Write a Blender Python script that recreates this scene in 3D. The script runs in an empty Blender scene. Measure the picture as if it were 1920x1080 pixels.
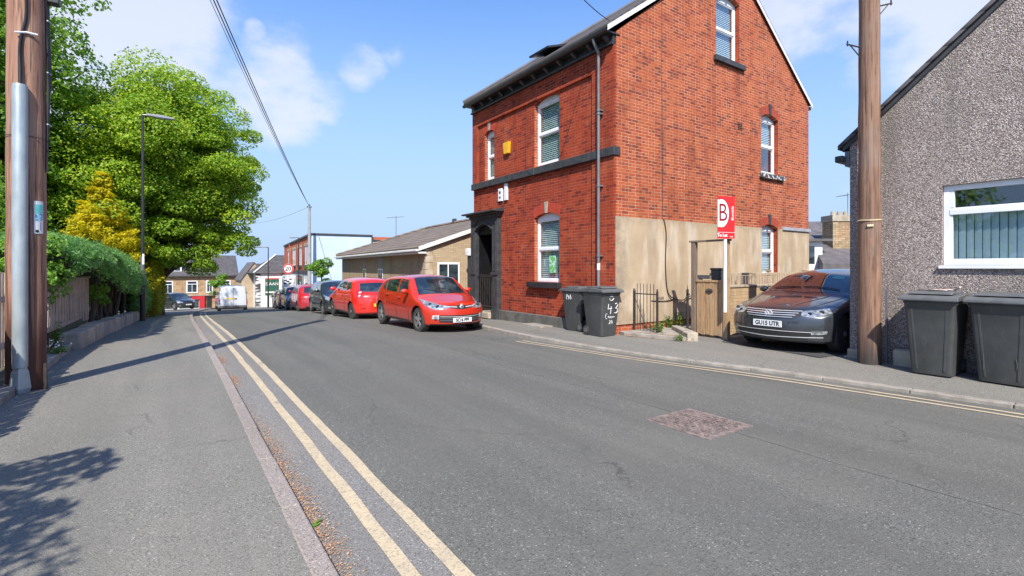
import bpy, bmesh, math, random
import numpy as np
from mathutils import Vector, Matrix
from mathutils.bvhtree import BVHTree
R=math.radians
SC=bpy.context.scene; COL=SC.collection
# ---------------------------------------------------------------- camera, world, sun, exposure
TH=math.atan(643/940)
cd=bpy.data.cameras.new('camera'); cam=bpy.data.objects.new('camera',cd); COL.objects.link(cam)
cam.location=(0,0,1.5); cam.rotation_euler=(R(90),0,-TH)
cd.sensor_width=36; cd.lens=36*940/1920; cd.shift_y=-38/1920; cd.clip_start=.05; cd.clip_end=3000
SC.camera=cam
SUN_EL=R(46); SDX,SDY=.545,.839      # horizontal way the shadows fall
SC.view_settings.view_transform='Standard'; SC.view_settings.look='None'
SC.view_settings.exposure=.92; SC.view_settings.gamma=1
W=bpy.data.worlds.new('World'); SC.world=W; W.use_nodes=True
nt=W.node_tree; nt.nodes.clear(); N=nt.nodes.new; K=nt.links.new
wo=N('ShaderNodeOutputWorld'); bg=N('ShaderNodeBackground'); bg.inputs[1].default_value=.15
sky=N('ShaderNodeTexSky'); sky.sky_type='NISHITA'; sky.sun_disc=False; sky.sun_elevation=SUN_EL
sky.sun_rotation=R(213); sky.altitude=100; sky.air_density=1.25; sky.dust_density=.6; sky.ozone_density=3.2
tc=N('ShaderNodeTexCoord')
def pixdir(u,v):
    x=(u-960)/940; s,c=math.sin(TH),math.cos(TH)
    return Vector((s+x*c,c-x*s,(502-v)/940)).normalized()
def wmath(op,a,b=None):
    n=N('ShaderNodeMath'); n.operation=op
    for i,q in enumerate((a,b)):
        if q is None: continue
        if isinstance(q,(int,float)): n.inputs[i].default_value=q
        else: K(q,n.inputs[i])
    return n.outputs[0]
# clouds: patches of the sky dome broken up by noise
acc=None
for (u,v,r,w) in [(215,25,11,1.0),(330,50,5,.8),(90,-60,12,1),(500,165,7,.85),(595,180,3.6,.75),(425,135,6,.75),(675,125,3.2,.72),(735,95,2.2,.5),(310,100,5,.7),
                  (478,60,1.5,.8),(1500,10,8,.62),(1760,45,9,.85),(1660,70,5,.5),(1900,-60,14,.9),(1480,-80,12,.8),(900,-420,14,.8),(-900,100,30,.9),(2600,0,30,.9)]:
    d=pixdir(u,v); dp=N('ShaderNodeVectorMath'); dp.operation='DOT_PRODUCT'
    K(tc.outputs['Generated'],dp.inputs[0]); dp.inputs[1].default_value=d
    mr=N('ShaderNodeMapRange'); mr.interpolation_type='SMOOTHSTEP'
    K(dp.outputs['Value'],mr.inputs[0]); mr.inputs[1].default_value=math.cos(R(r*1.25)); mr.inputs[2].default_value=math.cos(R(r*.15))
    mr.inputs[3].default_value=0; mr.inputs[4].default_value=w
    acc=mr.outputs[0] if acc is None else wmath('MAXIMUM',acc,mr.outputs[0])
nz=N('ShaderNodeTexNoise'); nz.inputs['Scale'].default_value=7.5; nz.inputs['Detail'].default_value=7; nz.inputs['Roughness'].default_value=.55
mp=N('ShaderNodeMapping'); mp.inputs['Scale'].default_value=(1,1,1.7); K(tc.outputs['Generated'],mp.inputs[0]); K(mp.outputs[0],nz.inputs[0])
s1=wmath('ADD',wmath('MULTIPLY',nz.outputs[0],1.5),acc)
mr=N('ShaderNodeMapRange'); mr.interpolation_type='SMOOTHSTEP'; K(s1,mr.inputs[0]); mr.inputs[1].default_value=1.17; mr.inputs[2].default_value=1.72; mr.inputs[4].default_value=.75
# pale thin veil low over the roofs
sp=N('ShaderNodeSeparateXYZ'); K(tc.outputs['Generated'],sp.inputs[0])
vl=N('ShaderNodeMapRange'); K(sp.outputs[2],vl.inputs[0]); vl.inputs[1].default_value=.62; vl.inputs[2].default_value=0; vl.inputs[3].default_value=0; vl.inputs[4].default_value=.97; vl.interpolation_type='SMOOTHSTEP'
hs=N('ShaderNodeHueSaturation'); K(sky.outputs[0],hs.inputs['Color']); hs.inputs['Saturation'].default_value=1.22; hs.inputs['Value'].default_value=.80
mv=N('ShaderNodeMix'); mv.data_type='RGBA'; K(vl.outputs[0],mv.inputs[0]); 
tn=N('ShaderNodeMix'); tn.data_type='RGBA'; tn.blend_type='MULTIPLY'; tn.inputs[0].default_value=1; K(hs.outputs[0],tn.inputs[6]); tn.inputs[7].default_value=(.98,.94,1.1,1); K(tn.outputs[2],mv.inputs[6]); mv.inputs[7].default_value=(1.72,2.42,3.6,1)
mx=N('ShaderNodeMix'); mx.data_type='RGBA'; K(mr.outputs[0],mx.inputs[0]); K(mv.outputs[2],mx.inputs[6]); mx.inputs[7].default_value=(3.2,3.3,3.55,1)
K(mx.outputs[2],bg.inputs[0]); K(bg.outputs[0],wo.inputs[0])
sl=bpy.data.lights.new('sun','SUN'); sl.energy=3.9; sl.angle=R(.53); sl.color=(1,.95,.86)
so=bpy.data.objects.new('sun',sl); COL.objects.link(so); so.location=(-20,-30,40)
so.rotation_euler=Vector((SDX*math.cos(SUN_EL),SDY*math.cos(SUN_EL),-math.sin(SUN_EL))).to_track_quat('-Z','Y').to_euler()
# ---------------------------------------------------------------- terrain profile (s = +Y runs down the street, t = +X across it)
_PS=[-60,8,12,15,18,23,29,36,46,60,80,140,2000]; _PZ=[0,0,-.04,-.11,-.22,-.45,-.78,-1.2,-1.85,-2.72,-4.0,-7,-60]
def zp(s): return float(np.interp(s,_PS,_PZ))
def zr(s): return zp(s)-.1
def tb(s):
    d=max(0,min(s,60)-14); return .002*d*d+(.184*(s-60) if s>60 else 0)      # the street bends gently right
_KS=[-60,-5,1.4,2.34,3.83,5.7,7.3,8.6,10,12,60,140]; _KT=[8.6,8.3,7.92,7.8,7.58,7.12,6.82,6.62,6.68,6.95,7.0,7.0]
def tl_(s): return .6*tb(s)
def kt(s): return float(np.interp(s,_KS,_KT))+tb(s)
# ---------------------------------------------------------------- materials
def newmat(name):
    m=bpy.data.materials.new(name); m.use_nodes=True; t=m.node_tree; b=t.nodes['Principled BSDF']; return m,t,b
class NT:
    def __init__(s,t): s.t=t
    def n(s,k,**kw):
        x=s.t.nodes.new('ShaderNode'+k)
        for a,b in kw.items(): setattr(x,a,b)
        return x
    def l(s,a,b): s.t.links.new(a,b)
    def put(s,q,i):
        if q is None: return
        if isinstance(q,(int,float,tuple,Vector)): i.default_value=q
        else: s.l(q,i)
    def m(s,op,a,b=None,c=None):
        x=s.n('Math',operation=op)
        for q,i in zip((a,b,c),x.inputs): s.put(q,i)
        return x.outputs[0]
    def ramp(s,f,stops):
        x=s.n('ValToRGB'); s.l(f,x.inputs[0]); e=x.color_ramp.elements
        while len(e)<len(stops): e.new(.5)
        for i,(p,c) in enumerate(stops): e[i].position=p; e[i].color=(*c,1) if len(c)==3 else c
        return x.outputs[0]
    def mix(s,f,a,b,mode='MIX'):
        x=s.n('Mix',data_type='RGBA',blend_type=mode); s.put(f,x.inputs[0])
        for q,i in ((a,6),(b,7)):
            if isinstance(q,tuple): x.inputs[i].default_value=(*q[:3],1)
            else: s.l(q,x.inputs[i])
        return x.outputs[2]
    def noise(s,v,sc,det=4,ro=.55,out=0):
        x=s.n('TexNoise'); x.inputs['Scale'].default_value=sc; x.inputs['Detail'].default_value=det; x.inputs['Roughness'].default_value=ro
        if v is not None: s.l(v,x.inputs[0])
        return x.outputs[out]
    def mr(s,f,a,b,c=0.,d=1.,st=False):
        x=s.n('MapRange'); x.interpolation_type='SMOOTHSTEP' if st else 'LINEAR'; s.l(f,x.inputs[0])
        for i,q in enumerate((a,b,c,d)): x.inputs[i+1].default_value=q
        return x.outputs[0]
    def bump(s,h,st,dist=.01):
        x=s.n('Bump'); x.inputs['Strength'].default_value=st; x.inputs['Distance'].default_value=dist; s.l(h,x.inputs['Height']); return x.outputs[0]
    def obj(s): return s.n('TexCoord').outputs['Object']
    def pos(s): return s.n('NewGeometry').outputs['Position']
    def scale(s,v,sc):
        x=s.n('Mapping'); s.l(v,x.inputs[0]); x.inputs['Scale'].default_value=sc; return x.outputs[0]
MATS={}
def mat(name,c1,c2=None,sc=4,rough=.6,bump=0,bsc=40,metal=0,coat=0,spec=.5,st=(1,1,1),det=5,lo=.35,hi=.65):
    if name in MATS: return MATS[name]
    m,t,b=newmat(name); g=NT(t); MATS[name]=m
    b.inputs['Roughness'].default_value=rough; b.inputs['Metallic'].default_value=metal
    b.inputs['Coat Weight'].default_value=coat; b.inputs['Coat Roughness'].default_value=.04; b.inputs['Specular IOR Level'].default_value=spec
    if c2 is None: c2=tuple(x*.82 for x in c1)
    v=g.scale(g.obj(),st)
    f=g.mr(g.noise(v,sc,det),lo,hi)
    g.l(g.mix(f,c1,c2),b.inputs['Base Color'])
    if bump: g.l(g.bump(g.noise(v,bsc,4),bump),b.inputs['Normal'])
    return m
def brick(name,axis,stops,mortar,bw=.225,bh=.0735,mw=.010,dirt=(.25,.05,.03),dirtf=.35,bumps=.5,stain=None):
    """brickwork: axis 0 runs along X, 1 along Y; every brick its own tone"""
    m,t,b=newmat(name); g=NT(t); MATS[name]=m
    p=g.pos(); sp=g.n('SeparateXYZ'); g.l(p,sp.inputs[0]); u=sp.outputs[axis]; z=sp.outputs[2]
    w1=g.noise(p,1.3,2)
    z2=g.m('ADD',z,g.m('MULTIPLY',g.m('SUBTRACT',w1,.5),.012))
    ru=g.m('DIVIDE',z2,bh); row=g.m('FLOOR',ru); fz=g.m('FRACT',ru)
    hdr=g.m('LESS_THAN',g.m('MODULO',g.m('ADD',row,400.),4.),.5)      # every fourth course is headers
    wid=g.m('SUBTRACT',bw,g.m('MULTIPLY',hdr,bw*.5))
    off=g.m('MULTIPLY',g.m('MODULO',g.m('ADD',row,400.),2.),.5)
    cu=g.m('ADD',g.m('DIVIDE',u,wid),off); col=g.m('FLOOR',cu); fu=g.m('FRACT',cu)
    du=g.m('MULTIPLY',g.m('SUBTRACT',.5,g.m('ABSOLUTE',g.m('SUBTRACT',fu,.5))),wid)
    dz=g.m('MULTIPLY',g.m('SUBTRACT',.5,g.m('ABSOLUTE',g.m('SUBTRACT',fz,.5))),bh)
    nf=g.noise(p,38,3)
    d=g.m('ADD',g.m('MINIMUM',du,dz),g.m('MULTIPLY',g.m('SUBTRACT',nf,.5),.006))
    mk=g.mr(d,mw*.32,mw*.62,0,1,True)
    cb=g.n('CombineXYZ'); g.l(col,cb.inputs[0]); g.l(row,cb.inputs[1])
    wn=g.n('TexWhiteNoise',noise_dimensions='2D'); g.l(cb.outputs[0],wn.inputs[0])
    c=g.ramp(wn.outputs[0],stops)
    c=g.mix(g.mr(g.noise(p,22,4),.3,.75,0,.45),c,dirt)
    c=g.mix(g.mr(g.noise(p,.9,5,.6),.42,.7,0,dirtf),c,dirt)
    mcol=g.mix(g.mr(g.noise(p,2.3,3),.4,.65,0,.75),mortar,tuple(x*.45 for x in mortar))
    c=g.mix(mk,mcol,c)
    c=g.mix(g.mr(g.noise(g.scale(p,(1.6,1.6,.22)),1.6,6,.65),.53,.72,0,.5),c,tuple(x*.4 for x in dirt)); c=g.mix(g.mr(g.noise(g.scale(p,(.5,.5,.9)),1.1,4,.6),.56,.66,0,.20),c,(.50,.16,.07))
    if stain: c=g.mix(g.mr(g.noise(p,stain[0],6,.65),stain[1],stain[1]+.1,0,stain[3]),c,stain[2])
    g.l(c,b.inputs['Base Color']); b.inputs['Roughness'].default_value=.9; b.inputs['Specular IOR Level'].default_value=.15
    g.l(g.bump(g.m('ADD',mk,g.m('MULTIPLY',nf,.5)),bumps,.006),b.inputs['Normal'])
    return m
RED=[(0,(.17,.028,.016)),(.12,(.31,.044,.018)),(.45,(.40,.064,.023)),(.78,(.35,.050,.019)),(.90,(.22,.028,.018)),(1,(.10,.024,.022))]
ORG=[(0,(.14,.046,.030)),(.12,(.31,.072,.032)),(.4,(.46,.120,.042)),(.72,(.40,.094,.037)),(.88,(.26,.054,.030)),(1,(.14,.042,.032))]
M_bf=brick('brick_front',1,RED,(.38,.18,.12),mw=.009,dirt=(.20,.028,.016),dirtf=.6,stain=(1.7,.62,(.50,.26,.19),.3))
M_bg=brick('brick_gable',0,ORG,(.56,.36,.25),mw=.010,dirt=(.30,.055,.028),dirtf=.3)
BEI=[(0,(.40,.30,.19)),(.5,(.47,.36,.23)),(1,(.36,.27,.17))]
M_bei0=brick('brick_buff_front',1,BEI,(.38,.30,.21),mw=.008,dirt=(.33,.25,.16)); M_bei1=brick('brick_buff_side',0,BEI,(.36,.28,.2),mw=.008,dirt=(.36,.27,.17))
STN=[(0,(.30,.18,.09)),(.4,(.44,.28,.15)),(.8,(.50,.34,.20)),(1,(.22,.14,.09))]
M_stn=brick('stone_courses',0,STN,(.32,.26,.2),bw=.5,bh=.19,mw=.02,dirt=(.30,.19,.1)); M_stny=brick('stone_courses_side',1,STN,(.32,.26,.2),bw=.5,bh=.19,mw=.02,dirt=(.3,.19,.1))
M_tanw=brick('tan_brick_garden',0,[(0,(.42,.29,.16)),(1,(.52,.37,.22))],(.4,.3,.2),mw=.008,dirt=(.4,.28,.16))
def asphalt(name,base,spk,patchf=.25,warm=(.16,.145,.13),cr=.5,tar=None):
    m,t,b=newmat(name); g=NT(t); MATS[name]=m; p=g.pos()
    vo=g.n('TexVoronoi'); vo.inputs['Scale'].default_value=130; g.l(p,vo.inputs[0])
    wn=g.n('TexWhiteNoise'); g.l(vo.outputs['Color'],wn.inputs[0])
    c=g.ramp(wn.outputs[0],[(0,tuple(x*.38 for x in base)),(.16,tuple(x*.78 for x in base)),(.5,base),(.88,tuple(x*1.14 for x in base)),(.975,tuple(x*1.35 for x in base)),(1,spk)])
    c=g.mix(g.mr(g.noise(p,.55,5,.6),.4,.68,0,patchf),c,warm)
    c=g.mix(g.mr(g.noise(g.scale(p,(1.6,.12,1)),1.1,4),.42,.62,0,.40),c,tuple(x*.66 for x in base))   # wheel-worn lanes along the street
    c=g.mix(g.mr(g.noise(p,3.4,5,.7),.67,.72,0,.35),c,tuple(x*.5 for x in base))
    c=g.mix(g.mr(g.noise(p,9,3,.6),.70,.74,0,.5),c,tuple(x*1.8 for x in base))
    # fine cracks
    v2=g.n('TexVoronoi',feature='DISTANCE_TO_EDGE'); v2.inputs['Scale'].default_value=.33
    wp=g.n('VectorMath',operation='ADD'); g.l(p,wp.inputs[0]); wsc=g.n('VectorMath',operation='SCALE'); g.l(g.noise(p,1.4,5,.6,1),wsc.inputs[0]); wsc.inputs['Scale'].default_value=.9; g.l(wsc.outputs[0],wp.inputs[1]); g.l(wp.outputs[0],v2.inputs[0])
    ck=g.m('MULTIPLY',g.mr(v2.outputs[0],.001,.006,1,0),g.mr(g.noise(p,.6,2),.47,.6,0,cr))
    c=g.mix(ck,c,tuple(x*.3 for x in base))
    g.l(c,b.inputs['Base Color']); b.inputs['Roughness'].default_value=.88; b.inputs['Specular IOR Level'].default_value=.3
    g.l(g.bump(vo.outputs['Distance'],.55,.006),b.inputs['Normal'])
    return m
M_road=asphalt('road_asphalt',(.130,.128,.113),(.36,.36,.34),.6,(.153,.145,.125))
M_pave=asphalt('pavement_asphalt',(.194,.185,.160),(.42,.41,.38),.5,(.225,.205,.172),.6)
M_drive=asphalt('drive_asphalt',(.07,.07,.072),(.2,.2,.2),.2,(.09,.085,.08),.4)
M_kerb=asphalt('granite_kerb',(.31,.265,.235),(.55,.5,.46),.4,(.24,.2,.175),0)
def pebble():
    m,t,b=newmat('pebble_dash'); g=NT(t); MATS['pebble_dash']=m; p=g.pos()
    vo=g.n('TexVoronoi'); vo.inputs['Scale'].default_value=78; g.l(p,vo.inputs[0])
    wn=g.n('TexWhiteNoise'); g.l(vo.outputs['Color'],wn.inputs[0])
    c=g.ramp(wn.outputs[0],[(0,(.10,.08,.072)),(.2,(.23,.185,.165)),(.5,(.335,.28,.255)),(.78,(.43,.36,.33)),(1,(.70,.62,.56))])
    c=g.mix(g.mr(vo.outputs['Distance'],.45,.85,0,.65),c,(.10,.08,.075))
    c=g.mix(g.mr(g.noise(p,.8,5,.6),.42,.66,0,.5),c,(.20,.175,.145)); c=g.mix(g.mr(g.noise(g.scale(p,(1.5,1.5,.25)),1.3,5,.65),.5,.68,0,.45),c,(.13,.12,.10))
    g.l(c,b.inputs['Base Color']); b.inputs['Roughness'].default_value=.85
    g.l(g.bump(g.m('SUBTRACT',1.,vo.outputs['Distance']),.7,.014),b.inputs['Normal']); return m
M_peb=pebble()
def stucco():
    m,t,b=newmat('stained_render'); g=NT(t); MATS['stained_render']=m; p=g.pos()
    c=g.mix(g.mr(g.noise(p,1.2,6,.6),.35,.7),(.48,.365,.235),(.37,.275,.175))
    c=g.mix(g.mr(g.noise(g.scale(p,(1.5,1,.5)),1.3,5,.6),.48,.66,0,.55),c,(.28,.215,.15))     # long rain streaks
    c=g.mix(g.mr(g.noise(g.scale(p,(3,1,.8)),.9,4),.5,.66,0,.5),c,(.62,.55,.45))
    sp=g.n('SeparateXYZ'); g.l(p,sp.inputs[0])
    edge=g.m('MULTIPLY',g.mr(sp.outputs[0],8.75,8.3,0,1),g.mr(g.noise(p,7,5,.7),.40,.6))   # flaked paint along the corner
    c=g.mix(g.m('MULTIPLY',edge,.8),c,(.24,.20,.15))
    low=g.m('MULTIPLY',g.mr(sp.outputs[2],.75,.25,0,1),g.mr(g.noise(p,5,5),.35,.6)); c=g.mix(g.m('MULTIPLY',low,.6),c,(.26,.20,.14))
    top=g.m('MULTIPLY',g.mr(sp.outputs[2],2.45,2.66,0,1),g.mr(g.noise(p,6,5),.3,.6)); c=g.mix(g.m('MULTIPLY',top,.6),c,(.25,.19,.12))
    g.l(c,b.inputs['Base Color']); b.inputs['Roughness'].default_value=.9; g.l(g.bump(g.noise(p,30,5),.25),b.inputs['Normal']); return m
M_stu=stucco()
def woodm(name,c1,c2,c3,st=(14,14,.7),rough=.75,low=None):
    m,t,b=newmat(name); g=NT(t); MATS[name]=m; v=g.scale(g.obj(),st)
    c=g.mix(g.mr(g.noise(v,1.6,7,.65),.35,.68),c1,c2)
    c=g.mix(g.mr(g.noise(v,3.6,5,.75),.50,.62,0,.85),c,c3)
    ck_=g.noise(g.scale(g.obj(),(st[0]*3,st[1]*3,st[2]*.9)),1.5,3,.6); c=g.mix(g.mr(ck_,.60,.64,0,.8),c,tuple(x*.45 for x in c3)); c=g.mix(g.mr(g.noise(g.obj(),1.1,3),.5,.68,0,.35),c,(.30,.25,.21))
    if low:
        sp=g.n('SeparateXYZ'); g.l(g.obj(),sp.inputs[0])
        f=g.mr(g.m('ADD',sp.outputs[2],g.m('MULTIPLY',g.noise(v,1.2,3),1.2)),low[0]+.55,low[0]+1.25,1,0,True); c=g.mix(f,c,low[1])
    g.l(c,b.inputs['Base Color']); b.inputs['Roughness'].default_value=rough
    g.l(g.bump(g.noise(v,5,5,.7),.55,.012),b.inputs['Normal']); return m
M_pole=woodm('creosoted_pole_wood',(.40,.22,.14),(.24,.11,.07),(.085,.04,.028),st=(8,8,.32),low=(.6,(.075,.028,.018)))
M_poleR=woodm('weathered_pole_wood',(.31,.18,.115),(.17,.085,.052),(.08,.045,.03),st=(9,9,.3),low=(.0,(.04,.032,.028)))
M_pick=woodm('picket_wood',(.52,.41,.33),(.38,.275,.21),(.24,.165,.125),st=(9,9,1.2))
M_gate=woodm('gate_wood',(.44,.285,.15),(.36,.22,.11),(.22,.125,.06),st=(12,12,1))
M_gpost=woodm('gate_frame_wood',(.22,.165,.125),(.16,.115,.085),(.10,.07,.05),st=(14,14,1))
M_yfence=woodm('yard_fence_wood',(.50,.40,.28),(.38,.30,.21),(.25,.19,.13),st=(8,8,1))
M_kerbR=mat('worn_stone_kerb',(.33,.295,.25),(.21,.185,.155),5,.85,.5,35,det=8)
M_stone=mat('dressed_sandstone',(.43,.37,.28),(.27,.225,.17),3,.85,.5,20,det=8)
M_plinth=mat('painted_plinth',(.13,.125,.105),(.075,.072,.062),4,.8,.3,20)
M_dark=mat('black_painted_stone',(.030,.031,.034),(.055,.056,.058),6,.55,.25,25)
M_dark2=mat('black_gloss_paint',(.020,.021,.023),(.035,.035,.037),3,.35)
M_door=mat('black_door',(.008,.008,.009),(.014,.014,.015),3,.35)
M_maroon=mat('faded_maroon_paint',(.05,.018,.026),(.03,.025,.03),5,.5)
M_white=mat('white_upvc',(.80,.81,.82),(.70,.71,.72),2,.35)
M_offw=mat('white_fascia',(.74,.74,.72),(.6,.6,.57),3,.5)
M_iron=mat('black_iron',(.02,.02,.021),(.05,.035,.028),9,.6,.3,40)
M_grey=mat('grey_pvc_pipe',(.16,.165,.18),(.11,.11,.12),3,.5)
M_galv=mat('galvanised_steel',(.42,.47,.49),(.30,.345,.36),7,.42,.1,30,metal=.35,st=(1,1,.4))
M_lead=mat('lead_flashing',(.38,.39,.41),(.28,.28,.3),3,.6)
M_slate=mat('slate_roof',(.13,.115,.115),(.085,.078,.08),2.5,.7,.4,30)
def tiles(name,c1,c2,course=.30,wid=.28,axis=0):
    m,t,b=newmat(name); g=NT(t); MATS[name]=m; p=g.obj(); sp=g.n('SeparateXYZ'); g.l(p,sp.inputs[0])
    u=sp.outputs[axis]; v=sp.outputs[2]
    r=g.m('DIVIDE',v,course); row=g.m('FLOOR',r); fr=g.m('FRACT',r)
    q=g.m('ADD',g.m('DIVIDE',u,wid),g.m('MULTIPLY',row,.5)); cl=g.m('FLOOR',q); fq=g.m('FRACT',q)
    cb=g.n('CombineXYZ'); g.l(cl,cb.inputs[0]); g.l(row,cb.inputs[1]); wn=g.n('TexWhiteNoise',noise_dimensions='2D'); g.l(cb.outputs[0],wn.inputs[0])
    c=g.mix(wn.outputs[0],c1,c2); c=g.mix(g.mr(g.noise(p,2,5),.45,.7,0,.5),c,(.08,.075,.055))
    ln=g.m('MAXIMUM',g.mr(fr,0,.45,1,0),g.m('MULTIPLY',g.mr(fq,0,.06,1,0),.8)); c=g.mix(ln,c,tuple(x*.18 for x in c2))
    g.l(c,b.inputs['Base Color']); b.inputs['Roughness'].default_value=.8; g.l(g.bump(g.m('SUBTRACT',1.,fr),.7,.03),b.inputs['Normal']); return m
M_tile=tiles('brown_concrete_tiles',(.235,.175,.125),(.15,.112,.085),.16,.3,1)
M_slt=tiles('blue_slates',(.115,.105,.11),(.075,.07,.075),.17,.3,0)
M_slty=tiles('blue_slates_street',(.105,.088,.082),(.068,.058,.056),.17,.3,1)
def binm():
    m,t,b=newmat('bin_plastic'); g=NT(t); MATS['bin_plastic']=m; v=g.obj()
    c=g.mix(g.mr(g.noise(v,3,5,.6),.4,.7),(.050,.053,.053),(.070,.073,.072))
    c=g.mix(g.mr(g.noise(g.scale(v,(9,9,.8)),3,5,.7),.6,.72,0,.4),c,(.16,.16,.155)); c=g.mix(g.mr(g.noise(v,70,3),.72,.76,0,.5),c,(.2,.2,.19))
    g.l(c,b.inputs['Base Color']); b.inputs['Roughness'].default_value=.48; g.l(g.bump(g.noise(v,120,3),.12),b.inputs['Normal']); return m
M_bin=binm(); M_binlid=mat('bin_lid_plastic',(.115,.12,.12),(.08,.083,.085),8,.55,.15,80)
M_rub=mat('tyre_rubber',(.035,.034,.033),(.055,.05,.046),5,.8,.2,60)
M_blk=mat('black_trim',(.016,.016,.017),(.02,.02,.02),3,.5); M_arch=mat('wheel_arch_liner',(.008,.008,.008),(.01,.01,.01),3,.9)
M_alloy=mat('alloy_wheel',(.55,.55,.54),(.4,.4,.39),6,.3,metal=.7); M_chrome=mat('chrome',(.78,.79,.80),(.68,.68,.70),3,.2,metal=.45,coat=1)
M_lampg=mat('headlight_glass',(.20,.22,.24),(.55,.58,.60),16,.08,metal=.5,coat=1,lo=.42,hi=.62); M_tail=mat('red_lamp',(.42,.015,.012),(.3,.01,.01),20,.12,coat=1)
M_tailw=mat('clear_lamp',(.65,.52,.5),(.75,.7,.7),20,.12,coat=1)
M_plw=mat('white_plate',(.72,.73,.73)); M_ply=mat('yellow_plate',(.85,.55,.02)); M_ink=mat('black_lettering',(.01,.01,.012)); M_wtx=mat('white_paint_marks',(.75,.75,.74),(.6,.6,.6),20)
M_sred=mat('red_sign_face',(.78,.018,.025),(.74,.017,.022)); M_sdk=mat('dark_red_print',(.25,.01,.02)); M_swh=mat('white_sign_print',(.85,.85,.85),(.8,.8,.8))
def carglass():
    m,t,b=newmat('car_glass'); g=NT(t); MATS['car_glass']=m; v=g.obj()
    g.l(g.mix(g.mr(g.noise(g.scale(v,(1,1.4,2)),1.8,3),.42,.62),(.012,.018,.024),(.045,.065,.075)),b.inputs['Base Color'])
    b.inputs['Roughness'].default_value=.03; b.inputs['Specular IOR Level'].default_value=.9; b.inputs['Coat Weight'].default_value=1; b.inputs['Coat Roughness'].default_value=.01; return m
M_cg=carglass()
def paint(name,c,metal=.0,rough=.3,dust=.12):
    m,t,b=newmat(name); g=NT(t); MATS[name]=m; v=g.obj()
    sp=g.n('SeparateXYZ'); g.l(v,sp.inputs[0])
    f=g.m('MULTIPLY',g.mr(sp.outputs[2],.75,.2,0,1),g.mr(g.noise(v,6,5),.3,.7,.2,1))      # road dirt along the sills
    c2=g.mix(g.m('MULTIPLY',f,dust*2.5),c,(.16,.13,.11))
    g.l(g.mix(g.mr(g.noise(v,2.5,3),.4,.7,0,dust),c2,tuple(x*.8+.05 for x in c)),b.inputs['Base Color'])
    b.inputs['Metallic'].default_value=metal; b.inputs['Roughness'].default_value=rough; b.inputs['Coat Weight'].default_value=1; b.inputs['Coat Roughness'].default_value=.03
    return m
def glassmat(name,tint=(.75,.85,.85),k=1.0):
    m=bpy.data.materials.new(name); m.use_nodes=True; t=m.node_tree; t.nodes.clear(); g=NT(t)
    o=g.n('OutputMaterial'); tr=g.n('BsdfTransparent'); tr.inputs[0].default_value=(*tint,1); gl=g.n('BsdfGlossy'); gl.inputs['Roughness'].default_value=.02; gl.inputs[0].default_value=(.9,.95,1,1)
    fr=g.n('LayerWeight'); fr.inputs[0].default_value=.5; f=g.m('MINIMUM',g.m('ADD',g.m('MULTIPLY',g.m('POWER',fr.outputs['Facing'],3.),.9),.07*k),1.); mx=g.n('MixShader'); g.l(f,mx.inputs[0]); g.l(tr.outputs[0],mx.inputs[1]); g.l(gl.outputs[0],mx.inputs[2]); g.l(mx.outputs[0],o.inputs[0]); return m
M_glass=glassmat('window_glass',(.89,.93,.94),1.2)
M_room=mat('unlit_room_shade',(.02,.025,.03),(.03,.035,.04),2,.9); M_blind=mat('white_blind',(.74,.79,.77),(.66,.72,.70),3,.6)  # room sheets are near-black, the unlit room's shade in their colour
M_blindg=mat('blue_grey_blind',(.56,.68,.73),(.50,.62,.67),3,.7)
def leafm(name,a,b_,c,tr=.35,sc=.6):
    m=bpy.data.materials.new(name); m.use_nodes=True; t=m.node_tree; t.nodes.clear(); g=NT(t); MATS[name]=m
    o=g.n('OutputMaterial'); df=g.n('BsdfPrincipled'); tl=g.n('BsdfTranslucent'); mx=g.n('MixShader'); mx.inputs[0].default_value=tr
    at=g.n('Attribute'); at.attribute_name='rnd'
    cc=g.ramp(at.outputs['Fac'],[(0,a),(.5,b_),(1,c)]); cc=g.mix(g.mr(g.noise(g.obj(),sc,3),.35,.68,0,.6),cc,a)
    g.l(cc,df.inputs['Base Color']); df.inputs['Roughness'].default_value=.55; df.inputs['Specular IOR Level'].default_value=.35
    g.l(g.mix(1,cc,(1.25,1.25,.7),'MULTIPLY'),tl.inputs[0]); g.l(df.outputs[0],mx.inputs[1]); g.l(tl.outputs[0],mx.inputs[2]); g.l(mx.outputs[0],o.inputs[0]); return m
L_syc=leafm('sycamore_leaves',(.14,.29,.03),(.31,.47,.032),(.56,.62,.05),.5,sc=.35)
L_dkt=leafm('dark_tree_leaves',(.12,.24,.032),(.19,.35,.04),(.29,.46,.055),.48)
L_shr=leafm('shrub_leaves',(.10,.22,.028),(.17,.35,.035),(.28,.46,.055),sc=1.5)
L_hdg=leafm('blue_green_conifer',(.13,.29,.10),(.20,.41,.13),(.33,.52,.15),.48,1.2)
L_yel=leafm('golden_conifer',(.44,.42,.018),(.70,.60,.025),(.86,.72,.035),.5,1.2)
L_ylg=leafm('lime_conifer',(.20,.25,.012),(.38,.38,.015),(.62,.48,.02),.25,2)
L_wd=leafm('weed_leaves',(.06,.13,.02),(.12,.22,.03),(.22,.28,.05),.3,4)
M_bark=mat('bark',(.10,.075,.055),(.055,.042,.033),6,.9,.6,14,st=(1,1,.3))
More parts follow.
